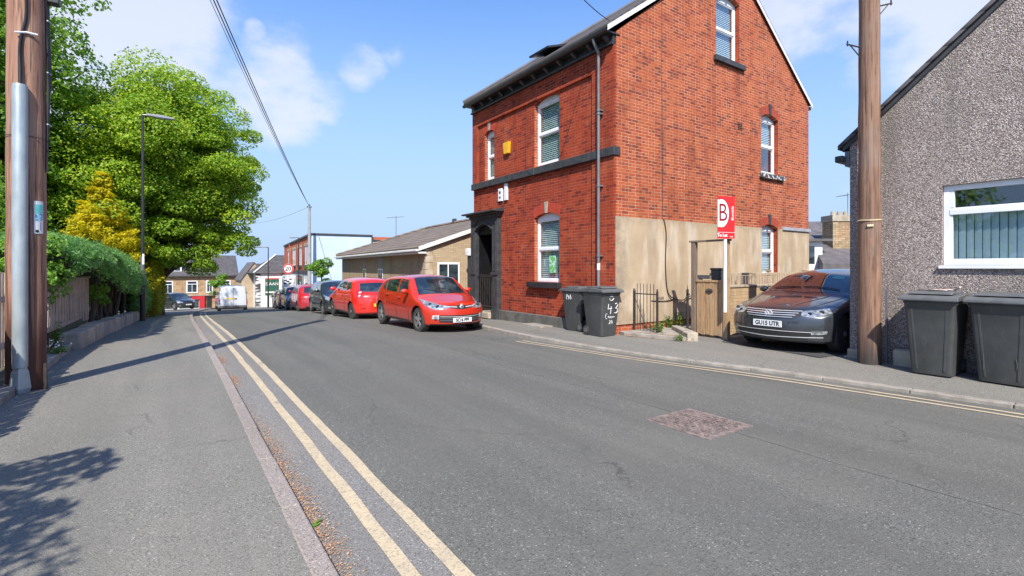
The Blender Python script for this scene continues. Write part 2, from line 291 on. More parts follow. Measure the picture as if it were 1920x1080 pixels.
# ---------------------------------------------------------------- mesh helpers
class MB:
    def __init__(s): s.v=[]; s.f=[]; s.mi=[]; s.cur=0
    def add(s,vs,fs):
        n=len(s.v); s.v+= [tuple(x) for x in vs]; s.f+=[tuple(i+n for i in f) for f in fs]; s.mi+=[s.cur]*len(fs); return s
    def box(s,a,b):
        x0,y0,z0=a; x1,y1,z1=b
        if x0>x1:x0,x1=x1,x0
        if y0>y1:y0,y1=y1,y0
        if z0>z1:z0,z1=z1,z0
        return s.add([(x0,y0,z0),(x1,y0,z0),(x1,y1,z0),(x0,y1,z0),(x0,y0,z1),(x1,y0,z1),(x1,y1,z1),(x0,y1,z1)],
            [(0,3,2,1),(4,5,6,7),(0,1,5,4),(1,2,6,5),(2,3,7,6),(3,0,4,7)])
    def hexa(s,p):  # 8 points: bottom loop 4 (ccw from above), top loop 4
        return s.add(p,[(0,3,2,1),(4,5,6,7),(0,1,5,4),(1,2,6,5),(2,3,7,6),(3,0,4,7)])
    def prism(s,poly,ax,a,b):
        """poly in the two other axes (cyclic order x,y,z without ax)"""
        def P(q,h):
            return (h,q[0],q[1]) if ax==0 else (q[0],h,q[1]) if ax==1 else (q[0],q[1],h)
        n=len(poly); vs=[P(q,a) for q in poly]+[P(q,b) for q in poly]
        ar=sum(poly[i][0]*poly[(i+1)%n][1]-poly[(i+1)%n][0]*poly[i][1] for i in range(n))
        fl=(ar>0)^(b<a)^(ax==1)
        lo=tuple(range(n)); hi=tuple(range(n,2*n)); sd=[(i,(i+1)%n,n+(i+1)%n,n+i) for i in range(n)]
        if fl: fs=[lo[::-1],hi]+sd
        else: fs=[lo,hi[::-1]]+[q[::-1] for q in sd]
        return s.add(vs,fs)
    def tube(s,pts,r,n=8,r2=None,cap=True):
        pts=[Vector(p) for p in pts]; m=len(pts); vs=[];up=None
        for i,p in enumerate(pts):
            d=(pts[min(i+1,m-1)]-pts[max(i-1,0)]).normalized()
            if up is None: up=Vector((0,0,1)) if abs(d.z)<.9 else Vector((1,0,0))
            x=d.cross(up).normalized(); y=x.cross(d).normalized(); up=y
            rr=(r if r2 is None else r+(r2-r)*i/(m-1)) if not isinstance(r,(list,tuple)) else r[i]
            for k in range(n):
                a=2*math.pi*k/n; vs.append(p+x*(rr*math.cos(a))+y*(rr*math.sin(a)))
        fs=[(i*n+k,i*n+(k+1)%n,(i+1)*n+(k+1)%n,(i+1)*n+k) for i in range(m-1) for k in range(n)]
        if cap: fs+=[tuple(range(n))[::-1],tuple((m-1)*n+k for k in range(n))]
        return s.add(vs,fs)
    def lathe(s,prof,c,ax=2,n=24):
        """prof list of (radius, height) along axis ax at centre c"""
        vs=[]
        for (r,h) in prof:
            for k in range(n):
                a=2*math.pi*k/n; q=[r*math.cos(a),r*math.sin(a)]; q.insert(ax,h); vs.append((c[0]+q[0],c[1]+q[1],c[2]+q[2]))
        m=len(prof); fs=[(i*n+k,i*n+(k+1)%n,(i+1)*n+(k+1)%n,(i+1)*n+k) for i in range(m-1) for k in range(n)]
        fs+=[tuple(range(n))[::-1],tuple((m-1)*n+k for k in range(n))]
        return s.add(vs,fs)
    def quad(s,a,b,c,d): return s.add([a,b,c,d],[(0,1,2,3)])
    def mesh(s,name,mats,smooth=None,xf=None):
        me=bpy.data.meshes.new(name); me.from_pydata(s.v,[],s.f)
        for m in (mats if isinstance(mats,(list,tuple)) else [mats]): me.materials.append(m)
        me.polygons.foreach_set('material_index',s.mi)
        if xf: me.transform(xf)
        me.update()
        if smooth: sm(me,smooth)
        return me
    def build(s,name,mats,parent=None,smooth=None,bev=0,xf=None,recalc=False,**tags):
        me=s.mesh(name,mats,None,xf)
        if recalc:
            bm=bmesh.new(); bm.from_mesh(me); bmesh.ops.recalc_face_normals(bm,faces=bm.faces); bm.to_mesh(me); bm.free()
        if smooth: sm(me,smooth)
        return link(name,me,parent,bev,**tags)
def sm(me,ang):
    me.shade_smooth()
    if ang<179: me.set_sharp_from_angle(angle=R(ang))
def root_of(p):
    while p and p.parent: p=p.parent
    return p
def link(name,me,parent=None,bev=0,label=None,cat=None,group=None,kind=None,w=True):
    o=bpy.data.objects.new(name,me); COL.objects.link(o)
    if parent:
        o.parent=parent; r=root_of(parent)
        if r.get('_w') and w: me.transform(Matrix.Translation(-r.location))     # built in place: shift to the thing's base
    if bev:
        md=o.modifiers.new('bevel','BEVEL'); md.width=bev; md.segments=2; md.limit_method='ANGLE'; md.angle_limit=R(40)
    if label:o['label']=label
    if cat:o['category']=cat
    if group:o['group']=group
    if kind:o['kind']=kind
    return o
def thing(name,loc,label,cat,rz=0,group=None,world=True,kind=None):
    o=bpy.data.objects.new(name,None); COL.objects.link(o); o.location=loc; o.rotation_euler=(0,0,rz); o.empty_display_size=.2
    o['label']=label; o['category']=cat
    if group:o['group']=group
    if kind:o['kind']=kind
    if world:o['_w']=1
    return o
def copytree(o,parent=None):
    c=o.copy(); COL.objects.link(c)
    if parent: c.parent=parent
    for ch in list(o.children): copytree(ch,c)
    return c
def boolean(me,cutters,keepmat=True):
    """carve cutter meshes out of a mesh; the cutters do not stay in the scene"""
    a=bpy.data.objects.new('tmp_a',me); COL.objects.link(a); cs=[]
    for c in cutters:
        o=bpy.data.objects.new('tmp_c',c); COL.objects.link(o); cs.append(o)
        md=a.modifiers.new('b','BOOLEAN'); md.operation='DIFFERENCE'; md.solver='EXACT'; md.object=o; md.use_self=False
    dg=bpy.context.evaluated_depsgraph_get(); dg.update()
    res=bpy.data.meshes.new_from_object(a.evaluated_get(dg))
    for o in cs+[a]: bpy.data.objects.remove(o)
    return res
def text(name,body,size,o,xd,yd,m,parent=None,ext=.002,align='CENTER',cond=1.,w=True,**tags):
    cu=bpy.data.curves.new(name,'FONT'); cu.body=body; cu.size=size; cu.extrude=ext; cu.align_x=align; cu.align_y='CENTER'; cu.resolution_u=3; cu.offset=tags.pop('bold',0)
    t=bpy.data.objects.new('tmp',cu); COL.objects.link(t); dg=bpy.context.evaluated_depsgraph_get(); dg.update()
    me=bpy.data.meshes.new_from_object(t.evaluated_get(dg)); bpy.data.objects.remove(t)
    xd=Vector(xd).normalized(); yd=Vector(yd).normalized(); zd=xd.cross(yd)
    M=Matrix(((xd.x*cond,yd.x,zd.x,o[0]),(xd.y*cond,yd.y,zd.y,o[1]),(xd.z*cond,yd.z,zd.z,o[2]),(0,0,0,1)))
    me.transform(M); me.materials.clear(); me.materials.append(m); me.name=name
    return link(name,me,parent,w=w,**tags)
def archpoly(a0,a1,z0,z1,rise,n=9):
    """opening outline: straight sides to z1, segmental arch above"""
    c=(a0+a1)/2; h=(a1-a0)/2; pts=[(a0,z0),(a1,z0),(a1,z1)]
    if rise>0:
        rr=(h*h+rise*rise)/(2*rise); cz=z1+rise-rr; t0=math.asin(h/rr)
        pts+=[(c+rr*math.sin(t0-2*t0*i/n),cz+rr*math.cos(t0-2*t0*i/n)) for i in range(1,n)]
    pts.append((a0,z1)); return pts
def leaves(name,cen,nrm,size,mat_,parent=None,asp=.6,jit=.6,seed=1,var=.3,**tags):
    """a cloud of leaf-shaped faces: cen (N,3), nrm (N,3) rough facing, size scalar"""
    rg=np.random.default_rng(seed); n=len(cen); nrm=nrm+rg.normal(0,jit,(n,3)); nrm/=np.linalg.norm(nrm,axis=1)[:,None]+1e-9
    r=rg.normal(0,1,(n,3)); a=np.cross(nrm,r); a/=np.linalg.norm(a,axis=1)[:,None]+1e-9; b=np.cross(nrm,a)
    L=(size*(1+rg.uniform(-var,var,n)))[:,None]; V=np.empty((n,4,3))
    V[:,0]=cen-a*L*.5; V[:,1]=cen+b*L*asp*.5+nrm*L*.08; V[:,2]=cen+a*L*.5; V[:,3]=cen-b*L*asp*.5+nrm*L*.08
    me=bpy.data.meshes.new(name); me.vertices.add(4*n); me.vertices.foreach_set('co',V.ravel())
    me.loops.add(4*n); me.loops.foreach_set('vertex_index',np.arange(4*n)); me.polygons.add(n); me.polygons.foreach_set('loop_start',np.arange(0,4*n,4))
    at=me.attributes.new('rnd','FLOAT','FACE'); at.data.foreach_set('value',rg.uniform(0,1,n)); me.materials.append(mat_); me.update()
    return link(name,me,parent,**tags)
def clumps(rg,C,rad,n,ncl,clr,flat=.55,shell=.75,up=.35):
    """points in clumps spread through an ellipsoid C,rad"""
    d=rg.normal(0,1,(ncl,3)); d/=np.linalg.norm(d,axis=1)[:,None]; rr=shell+(1-shell)*rg.uniform(-1.6,1,ncl); cc=np.array(C)+d*rr[:,None]*np.array(rad)
    k=rg.integers(0,ncl,n); q=rg.normal(0,1,(n,3)); q/=np.linalg.norm(q,axis=1)[:,None]; q[:,2]=np.abs(q[:,2])*np.where(rg.uniform(0,1,n)<.75,1,-.5)
    cr=clr*(.6+.8*rg.uniform(0,1,ncl)); p=cc[k]+q*cr[k][:,None]*rg.uniform(.75,1.05,n)[:,None]*np.array((1,1,flat))
    nr=q*.7+d[k]*.3+np.array((0,0,up)); return p,nr,cc
def bk(col,*a): return col
# ================================================================ SETTING
SS=[-40,-20,-10,-5,-2,0,1,2,3,4,5,6,7,8,9,10,11,12,13.5,15,16.5,18,20,23,26,29,33,36,41,46,53,60,70,80,95,140]
def strip(name,ta,tb,z,mats,nx=1,**tags):
    b=MB(); vs=[]
    for s in SS:
        for i in range(nx+1):
            a=ta(s);c=tb(s);t=a+(c-a)*i/nx; vs.append((t,s,z(s,i/nx)))
    b.add(vs,[(j*(nx+1)+i,j*(nx+1)+i+1,(j+1)*(nx+1)+i+1,(j+1)*(nx+1)+i) for j in range(len(SS)-1) for i in range(nx)])
    return b.build(name,mats,smooth=60,**tags)
M_grd=mat('rough_ground',(.12,.13,.07),(.10,.095,.065),.5,.95)
b=MB(); vs=[]; XS=[-1500,-60,0,60,1500]; S2=[-1500]+SS+[300,1800]
for s in S2:
    for x in XS: vs.append((x,s,zp(s)-.25))
b.add(vs,[(j*5+i,j*5+i+1,(j+1)*5+i+1,(j+1)*5+i) for j in range(len(S2)-1) for i in range(4)])
b.build('ground',M_grd,kind='structure')
strip('road',lambda s:-30 if s>66 else .5+tl_(s),lambda s:40 if s>66 else 9.2+tb(s),lambda s,f:zr(s)+.05*math.sin(math.pi*min(1,f/.75))*(s<66),M_road,48,kind='structure')
def rcam(t): return .05*math.sin(math.pi*min(1,((t-.5)/8.7)/.75))
strip('pavement',lambda s:-7.5,lambda s:.58+tl_(s),lambda s,f:zp(s),M_pave,4,kind='structure')
def zkR(s): return zp(s)-float(np.interp(s,[-5,6.5,8.8],[.055,.055,.012]))
strip('pavement_far_side',lambda s:kt(s)+.12,lambda s:26,lambda s,f:zkR(s)+(zp(s)-zkR(s))*min(1,f*12),M_pave,24,kind='structure')
def kerb(name,tf,w,m,zt,side,smin,smax):
    """kerb stones laid end to end with narrow joints, as one run"""
    b=MB(); rg=random.Random(7); s=smin
    while s<smax:
        L=.92+.06*rg.random(); e=s+L-.008
        j=rg.uniform(-.006,.006); dz=rg.uniform(-.003,.003)
        a0,a1=tf(s)+j,tf(e)+j; z0,z1=zt(s)+.004+dz,zt(e)+.004+dz; c=.02*side
        lo=-.35
        for (x0,x1,h) in ((0,w,0),):
            b.prism([(0,0)],0,0,0) if False else None
            P=[(a0,s,z0+lo),(a0+w,s,z0+lo),(a1+w,e,z1+lo),(a1,e,z1+lo),(a0,s,z0),(a0+w,s,z0),(a1+w,e,z1),(a1,e,z1)]
            b.hexa(P)
        s+=L
    return b.build(name,m,bev=.012,kind='structure')
kerb('kerb',lambda s:.575+tl_(s),.115,M_kerb,zp,1,-6,66)
kerb('kerb_far_side',lambda s:kt(s),.13,M_kerbR,zkR,-1,-6,66)
def ymat():
    m,t,b=newmat('worn_yellow_line'); g=NT(t); p=g.pos()
    c=g.mix(g.mr(g.noise(p,5,5,.7),.35,.7),(.52,.42,.27),(.42,.345,.235)); c=g.mix(g.mr(g.noise(p,60,4,.7),.50,.68,0,.85),c,(.17,.155,.14)); c=g.mix(g.mr(g.noise(p,2.2,5,.7),.58,.66,0,.6),c,(.20,.18,.15))
    g.l(c,b.inputs['Base Color']); b.inputs['Roughness'].default_value=.8; g.l(g.bump(g.noise(p,90,3),.3,.005),b.inputs['Normal']); return m
M_yel=ymat()
rgj=random.Random(3)
def line(name,tf,w,s0,s1,lift=.006,m=None):
    b=MB(); vs=[]; n=int((s1-s0)/.35)+1
    for i in range(n+1):
        s=s0+(s1-s0)*i/n; t=tf(s); j=rgj.uniform(-.004,.004)
        for q in (0,1):
            tt=t+(w+j)*q+j; vs.append((tt,s,zr(s)+rcam(tt-tb(s))+lift))
    b.add(vs,[(2*i,2*i+1,2*i+3,2*i+2) for i in range(n)]); return b.build(name,m or M_yel,kind='structure')
# gutter band of coarse chippings between kerb and lines
M_gut=asphalt('gutter_chippings',(.20,.193,.18),(.52,.50,.48),.4,(.26,.215,.17),0)
line('road_gutter',lambda s:.68+tl_(s),.36+.25,-5,44,.005,M_gut)
line('road_marking_yellow',lambda s:.985+tl_(s),.085,-5,60,.010); line('road_marking_yellow',lambda s:1.205+tl_(s),.085,-5,60,.010)
line('road_marking_yellow',lambda s:kt(s)-.29,.065,-5,8.9); line('road_marking_yellow',lambda s:kt(s)-.47,.065,-5,8.9)
# orange-brown grit and needles swept along the kerb
rg=np.random.default_rng(5); n=17000
s_=rg.uniform(1,40,n)**1.0; s_[:11000]=rg.uniform(1.2,11,11000); dens=.5+.5*np.sin(s_*1.9+np.sin(s_*.7)*2); keep=rg.uniform(0,1,n)<dens**3.5+.06; s_=s_[keep]; n=len(s_)
t_=.70+np.abs(rg.normal(0,.07,n))+np.array([tl_(a) for a in s_]); z_=np.array([zr(a)+rcam(b_-tb(a)) for a,b_ in zip(s_,t_)])+.013
M_grit=leafm('grit_and_needles',(.30,.16,.08),(.50,.27,.13),(.50,.36,.26),.0)
leaves('debris',np.stack([t_,s_,z_],1),np.tile((0,0,1.),(n,1)),.0105,M_grit,asp=.8,jit=.35,seed=4,kind='stuff',label='orange brown needles and grit lying in the gutter beside the pink kerb',cat='grit')
leaves('fallen_leaf',np.array([(.74,3.22,-.08),(.77,3.25,-.075)]),np.array([(0,0,1.),(0,.1,1)]),.075,L_shr,asp=.5,jit=.1,seed=2,label='small green leaf lying in the gutter near the kerb',cat='leaf')
b=MB(); rg0=random.Random(6); P=[]
for i in range(60):
    y=-2+i*.27; x=4.42+.05*math.sin(i*.35)+rg0.uniform(-.012,.012); w_=.005+.004*rg0.random(); P+=[(x,y,zr(y)+rcam(x)+.004),(x+w_,y,zr(y)+rcam(x)+.004)]
b.add(P,[(2*i,2*i+1,2*i+3,2*i+2) for i in range(59)]); b.build('road_seam',mat('tar_seam',(.09,.088,.083),(.13,.127,.118),9,.8),kind='structure')
# drive and darker repairs
MB().add([(8.95,4.0,.008),(9.45,3.9,.008),(18,3.9,.012),(18,6.2,.012),(9.7,6.2,.008),(9.2,5.95,.008)],[(0,1,2,3,4,5)]).build('driveway',M_drive,kind='structure')
# paving slab patch beside plinth
MB().box((7.75,10.05,-.05),(8.2,10.9,.008)).build('paving_slab',M_kerbR,bev=.006,kind='structure')
# manhole
M_rust=mat('rusty_cast_iron',(.33,.26,.23),(.15,.12,.11),14,.6,.6,60,metal=.3,det=8)
mh=thing('manhole_cover',(4.36,3.085,-.06),'rusty square cast iron manhole cover set in the road','manhole cover')
zm=zr(3)+rcam(4.3)
fr=MB()
for a in ((4.0,2.72,4.04,3.45),(4.68,2.72,4.72,3.45),(4.04,2.72,4.68,2.76),(4.04,3.41,4.68,3.45)): fr.box((a[0],a[1],zm-.05),(a[2],a[3],zm+.008))
fr.build('frame',M_rust,mh)
pl=MB(); pl.box((4.045,2.765,zm-.05),(4.675,3.405,zm+.002)); rr=random.Random(2)
for i in range(13):
    for j in range(13):
        x=4.075+i*.0475; y=2.795+j*.0478; hz=(i+j)%2
        pl.box((x-(.017 if hz else .007),y-(.007 if hz else .017),zm),(x+(.017 if hz else .007),y+(.007 if hz else .017),zm+.012))
pl.build('cover_plate',M_rust,mh)
# ================================================================ WINDOWS
def P3(ax,a,d,z): return (d,a,z) if ax==1 else (a,d,z)     # ax = axis the wall runs along; d = depth coordinate
def rail(b,ax,a0,a1,z0,z1,d0,d1):
    p,q=P3(ax,a0,d0,z0),P3(ax,a1,d1,z1); b.box(p,q)
def archband(b,ax,c,h,z1,rise,wi,wo,d0,d1,n=14,gap=0):
    """ring segment following a segmental arch; wi..wo distance outside the opening"""
    rr=(h*h+rise*rise)/(2*rise); cz=z1+rise-rr; t0=math.asin(h/rr)
    for i in range(n):
        a=t0-2*t0*i/n-gap; e=t0-2*t0*(i+1)/n+gap
        q=[(c+(rr+w_)*math.sin(x),cz+(rr+w_)*math.cos(x)) for x,w_ in ((a,wi),(a,wo),(e,wo),(e,wi))]
        b.prism(q,0 if ax==1 else 1,d0,d1)
def sash(par,ax,a0,a1,z0,z1,d,rise=.12,mid=None,blind='white',sgn=-1,depth=.4,mats=None,fw=.065,name='window',bl_from=0.,mull=None):
    """sash window: frame, two panes, blind, dark sheet standing in for the unlit room behind. d = plane of the frame front; sgn = outward sign"""
    mid=mid or (z0+z1)/2+.02; i=-sgn; f=MB()
    rail(f,ax,a0,a0+fw,z0,z1,d,d+i*.07); rail(f,ax,a1-fw,a1,z0,z1,d,d+i*.07); rail(f,ax,a0+fw,a1-fw,z0,z0+fw*1.2,d,d+i*.07)
    rail(f,ax,a0+fw,a1-fw,mid-.03,mid+.035,d-i*.006,d+i*.07)
    c=(a0+a1)/2;h=(a1-a0)/2
    if rise>0:
        f.prism(archpoly(a0,a1,z1-.001,z1,rise)if False else [(a0,z1),(a1,z1)]+archpoly(a0,a1,z0,z1,rise)[3:-1],0 if ax==1 else 1,d+i*.004,d+i*.07)
    rail(f,ax,a0+fw,a1-fw,z1-fw*1.1,z1,d-i*.004,d+i*.07)
    # inner sash beads
    for (p,q) in ((z0+fw*1.2,mid-.03),(mid+.035,z1-fw*1.1)):
        for (x,y) in ((a0+fw,a0+fw+.03),(a1-fw-.03,a1-fw)): rail(f,ax,x,y,p,q,d+i*.012,d+i*.06)
        rail(f,ax,a0+fw+.03,a1-fw-.03,p,p+.03,d+i*.012,d+i*.06); rail(f,ax,a0+fw+.03,a1-fw-.03,q-.03,q,d+i*.012,d+i*.06)
    fo=f.build(name,M_white,par,bev=.004)
    for (p,q) in ((z0+fw*1.2+.03,mid-.06),(mid+.065,z1-fw*1.1-.03)):
        g=MB(); rail(g,ax,a0+fw+.03,a1-fw-.03,p,q,d+i*.03,d+i*.036); g.build('pane',M_glass,fo)
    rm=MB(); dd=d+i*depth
    rm.quad(P3(ax,a0-.05,dd,z0-.05),P3(ax,a1+.05,dd,z0-.05),P3(ax,a1+.05,dd,z1+rise+.05),P3(ax,a0-.05,dd,z1+rise+.05)); rm.build('room_dark_sheet',M_room,fo)
    if blind:
        bb=MB(); zt=z1-.05; zb=z0+.07+bl_from
        z=zb
        while z<zt:
            bb.add([P3(ax,a0+fw,d+i*.095,z),P3(ax,a1-fw,d+i*.095,z),P3(ax,a1-fw,d+i*.112,z+.041),P3(ax,a0+fw,d+i*.112,z+.041)],[(0,1,2,3)]); z+=.052
        bb.build('blind',M_blind,fo)
    return fo
# ================================================================ BRICK HOUSE
S0=7.95;S1=14.31;T0=8.27;T1=17.03;EV=6.80;SL=.765;RZ=EV+(T1-T0)/2*SL
H=thing('brick_house',(12.6,11.1,0),'three storey red brick end house with rendered base and black doorway','house')
w=MB(); w.cur=0
poly=[(T0,-1.2),(T1,-1.2),(T1,EV),((T0+T1)/2,RZ),(T0,EV)]
w.prism(poly,1,S0,S1)
w.box((8.219,7.949,-1.19),(8.30,8.68,6.28)); 
me=MB(); yh=S1-(TM:=(T0+T1)/2)+T0
me.add([(T0,S0,-1.2),(T1,S0,-1.2),(T1,S1,-1.2),(T0,S1,-1.2),(T0,S0,EV),(T1,S0,EV),(T1,S1,EV),(T0,S1,EV),(TM,S0,RZ),(TM,yh,RZ)],[(0,3,2,1),(0,1,5,8,4),(1,2,6,5),(2,3,7,6),(3,0,4,7),(4,8,9,7),(5,6,9,8),(6,7,9)]); wall=me.mesh('wall',[M_bf,M_bg,M_arch])
def cutp(ax,poly,a,b):
    c=MB(); c.cur=2; c.prism(poly,0 if ax==1 else 1,a,b); return c.mesh('c',[M_bf,M_bg,M_arch])
def cutb(ax,poly,d,i,dep):   # cutter with brick reveals
    c=MB(); c.cur=0 if ax==1 else 1; c.prism(poly,0 if ax==1 else 1,d-i*.4,d+i*dep); return c.mesh('c',[M_bf,M_bg,M_arch])
FW=[(9.94,11.00,1.12,2.84,.12),(9.94,11.00,4.25,5.95,.13),(13.06,13.62,4.25,5.70,.10)]
GW=[(12.02,13.10,7.14,8.80,.13),(14.22,15.16,4.26,5.90,.13),(14.22,15.13,1.28,2.66,.12)]
cs=[cutb(1,archpoly(a,b_,c,d_,r),T0,1,.55) for a,b_,c,d_,r in FW]
cs+=[cutb(0,archpoly(a,b_,c,d_,r),S0,1,.55) for a,b_,c,d_,r in GW]
cs+=[cutb(1,archpoly(12.98,13.96,.05,2.66,.2),T0,1,.8)]
wall=boolean(wall,cs)
for p in wall.polygons:
    n=p.normal
    if abs(n.y)>.7: p.material_index=1
    elif abs(n.x)>.7: p.material_index=0
    else:
        c=p.center; p.material_index=1 if c.y<S0+.54 else 0
link('wall',wall,H)
# corner pier, frieze band and the band under the string course stand proud of the front
b=MB(); b.box((8.215,S0+.003,-.9),(T0+.05,8.68,4.02)); b.box((8.215,S0+.003,4.22),(T0+.05,8.68,6.5)); b.box((8.215,8.68,6.05),(T0+.05,S1-.003,6.5))
b.box((8.215,14.0,4.22),(T0+.05,S1-.003,6.05)); b.build('corner_pier',M_bf,H)
b=MB()
ys=[S0-.03,8.75,9.6,10.9,12.1,13.0,13.9,S1]
for i in range(len(ys)-1): b.box((8.16,ys[i],4.02+.002*(i%2)),(T0+.1,ys[i+1]-.008,4.215))
b.build('string_course',M_dark,H,bev=.01)
b=MB(); b.box((8.14,S0+.01,-.5),(T0+.05,9.9,.24)); b.box((8.143,9.905,-.5),(T0+.05,12.62,.235)); b.build('plinth',M_plinth,H,bev=.012)
# eaves: frieze, brackets, gutter
b=MB(); b.box((8.14,S0+.02,6.5),(T0+.1,S1,6.55)); b.box((8.18,S0+.02,6.55),(T0+.1,S1,6.72)); b.box((8.0,S0-.02,6.715),(T0+.1,S1+.05,6.75))
b.build('eaves_board',M_dark2,H,bev=.005)
y=S0+.12
k=0
while y<S1:
    b=MB(); b.prism([(8.0,6.55),(8.168,6.36),(8.168,6.55)] if False else [(8.02,6.713),(8.02,6.67),(8.12,6.60),(8.178,6.56),(8.178,6.713)],1,y,y+.085); b.build('eaves_bracket',M_dark,H,bev=.006); y+=.54; k+=1
b=MB(); 
pts=[(-.06,.0),(-.05,-.05),(0,-.075),(.05,-.05),(.06,0),(.05,0),(.042,-.042),(0,-.065),(-.042,-.042),(-.05,0)]
b.prism([(7.95+x*1.0,6.77+z) for x,z in pts],1,S0-.05,S1+.1); b.build('gutter',M_dark2,H)
# roof slabs, verge boards, ridge
def roofslab(b,t0,z0,t1,z1,y0,y1,th):
    b.hexa([(t0,y0,z0),(t1,y0,z1),(t1,y1,z1),(t0,y1,z0),(t0,y0,z0+th),(t1,y0,z1+th),(t1,y1,z1+th),(t0,y1,z0+th)])
TM=(T0+T1)/2
HY=S1+.1-(TM-T0+.33)
b=MB(); e0=EV+.0; e1=EV-.01; A=[(T0-.33,S0-.06,e0),(TM,S0-.06,RZ+.04),(T1+.12,S0-.06,EV-.06),(T0-.33,S1+.1,e0),(TM,HY,RZ+.04),(T1+.12,S1+.1,EV-.06)]
A+=[(x,y,z+.07) for x,y,z in A]
b.add(A,[(6,7,10,9),(7,8,11,10),(9,10,11),(0,3,4,1),(1,4,5,2),(3,5,4),(0,1,7,6),(1,2,8,7),(2,5,11,8),(5,3,9,11),(3,0,6,9)]); rf=b.build('roof',M_slty,H,recalc=True)
b=MB(); roofslab(b,T0-.34,EV-.09,TM,RZ-.085,S0-.075,S0-.063,.12); roofslab(b,TM,RZ-.085,T1+.13,EV-.17,S0-.075,S0-.063,.12); b.build('verge_board',M_offw,H)
b=MB(); b.tube([(TM,S0-.06,RZ+.1),(TM,HY,RZ+.1)],.11,10); b.tube([(TM,HY,RZ+.1),(T0-.33,S1+.1,e0+.08)],.08,8); b.build('ridge_tiles',M_slate,H)
b=MB(); b.box((T1+.03,S0-.02,EV-.20),(T1+.13,S1,EV-.11)); b.build('gutter',M_dark2,H)
# open roof window
def rp(t,off): return (t,EV+.09+(t-T0)*SL+off)
b=MB(); ta,te=8.55,9.2
ya,yb=10.55,11.4
n=Vector((-.608,0,.794))
def rq(t,off): p=Vector((t,0,EV+.10+(t-T0)*SL)); return p+n*off
for (u0,u1,y0,y1) in ((ta,te,ya,ya+.07),(ta,te,yb-.07,yb),(ta,ta+.06,ya+.07,yb-.07),(te-.06,te,ya+.07,yb-.07)):
    p=[rq(u0,-.03),rq(u1,-.03),rq(u0,.09),rq(u1,.09)]
    b.hexa([(p[0].x,y0,p[0].z),(p[1].x,y0,p[1].z),(p[1].x,y1,p[1].z),(p[0].x,y1,p[0].z),(p[2].x,y0,p[2].z),(p[3].x,y0,p[3].z),(p[3].x,y1,p[3].z),(p[2].x,y1,p[2].z)])
rw=b.build('roof_window',M_offw,rf)
# sash swung up on top hinge
d=Vector((-.90,0,-.30)).normalized(); nn=Vector((d.z,0,-d.x)); top=rq(te-.05,.09)
b=MB()
def sb(u0,u1,y0,y1,h):
    P=[top+d*u0,top+d*u1,top+d*u0+nn*h,top+d*u1+nn*h]
    lo,hi=(P[0],P[1]),(P[2],P[3])
    b.hexa([(P[0].x,y0,P[0].z),(P[1].x,y0,P[1].z),(P[1].x,y1,P[1].z),(P[0].x,y1,P[0].z),(P[2].x,y0,P[2].z),(P[3].x,y0,P[3].z),(P[3].x,y1,P[3].z),(P[2].x,y1,P[2].z)])
for q in ((0,.74,ya,ya+.07),(0,.74,yb-.07,yb),(0,.07,ya+.07,yb-.07),(.67,.74,ya+.07,yb-.07)): sb(*q,.05)
b.cur=1; sb(.07,.67,ya+.07,yb-.07,.02)
b.build('open_sash',[M_dark2,M_cg],rf,recalc=True)
# windows in front wall
for i,(a,b_,c,d_,r) in enumerate(FW):
    wo_=sash(H,1,a+.003,b_-.003,c+.003,d_,T0+.11,rise=r-.003,sgn=-1,blind='w',fw=.06)
    bb=MB(); cc=(a+b_)/2; hh=(b_-a)/2
    archband(bb,1,cc,hh,d_,r,.004,.26,T0-.006 if i else T0-.006,T0+.05,n=13,gap=.0025); bb.build('brick_arch',mat('rubbed_red_brick',(.42,.05,.02),(.32,.038,.018),9,.8,.3,40),wo_)
    kb=MB(); zt=d_+r; kb.prism([(cc-.045,zt-.01),(cc+.045,zt-.01),(cc+.075,zt+.29),(cc-.075,zt+.29)],0,T0-.03,T0+.04); kb.build('keystone',M_stone if i==0 else M_kerbR,wo_,bev=.006)
b=MB(); b.box((8.12,9.84,.97),(T0+.10,11.18,1.118)); b.build('window_sill',M_dark2,H,bev=.008)
# poster in the lower front window
b=MB(); b.box((T0+.134,10.24,1.36),(T0+.138,10.52,1.82)); po=b.build('window_poster',mat('green_poster',(.10,.42,.09),(.45,.62,.55),11,.6,lo=.48,hi=.56),H)
for i,(a,b_,c,d_,r) in enumerate(GW):
    wo_=sash(H,0,a+.003,b_-.003,c+.003,d_,S0+.12,rise=r-.003,sgn=-1,blind='w',fw=.06,bl_from=.78 if i==1 else 0)
    bb=MB(); cc=(a+b_)/2; hh=(b_-a)/2; archband(bb,0,cc,hh,d_,r,.004,.235,S0-.007,S0+.05,n=17,gap=.0035); bb.build('brick_arch',mat('arch_brick_orange',(.40,.065,.028),(.26,.045,.025),14,.8,.3,40),wo_)
    kb=MB(); zt=d_+r; kb.prism([(cc-.045,zt-.01),(cc+.045,zt-.01),(cc+.08,zt+.30),(cc-.08,zt+.30)],1,S0-.035,S0+.04); kb.build('keystone',M_dark,wo_,bev=.006)
b=MB(); b.box((11.9,S0-.09,7.0),(13.3,S0+.11,7.14)); b.build('window_sill',M_dark,H,bev=.008)
M_guano=mat('stained_sill',(.05,.05,.052),(.62,.62,.6),12,.7,lo=.52,hi=.58)
b=MB(); b.box((14.12,S0-.09,4.12),(15.42,S0+.11,4.26)); b.build('window_sill',M_guano,H,bev=.008)
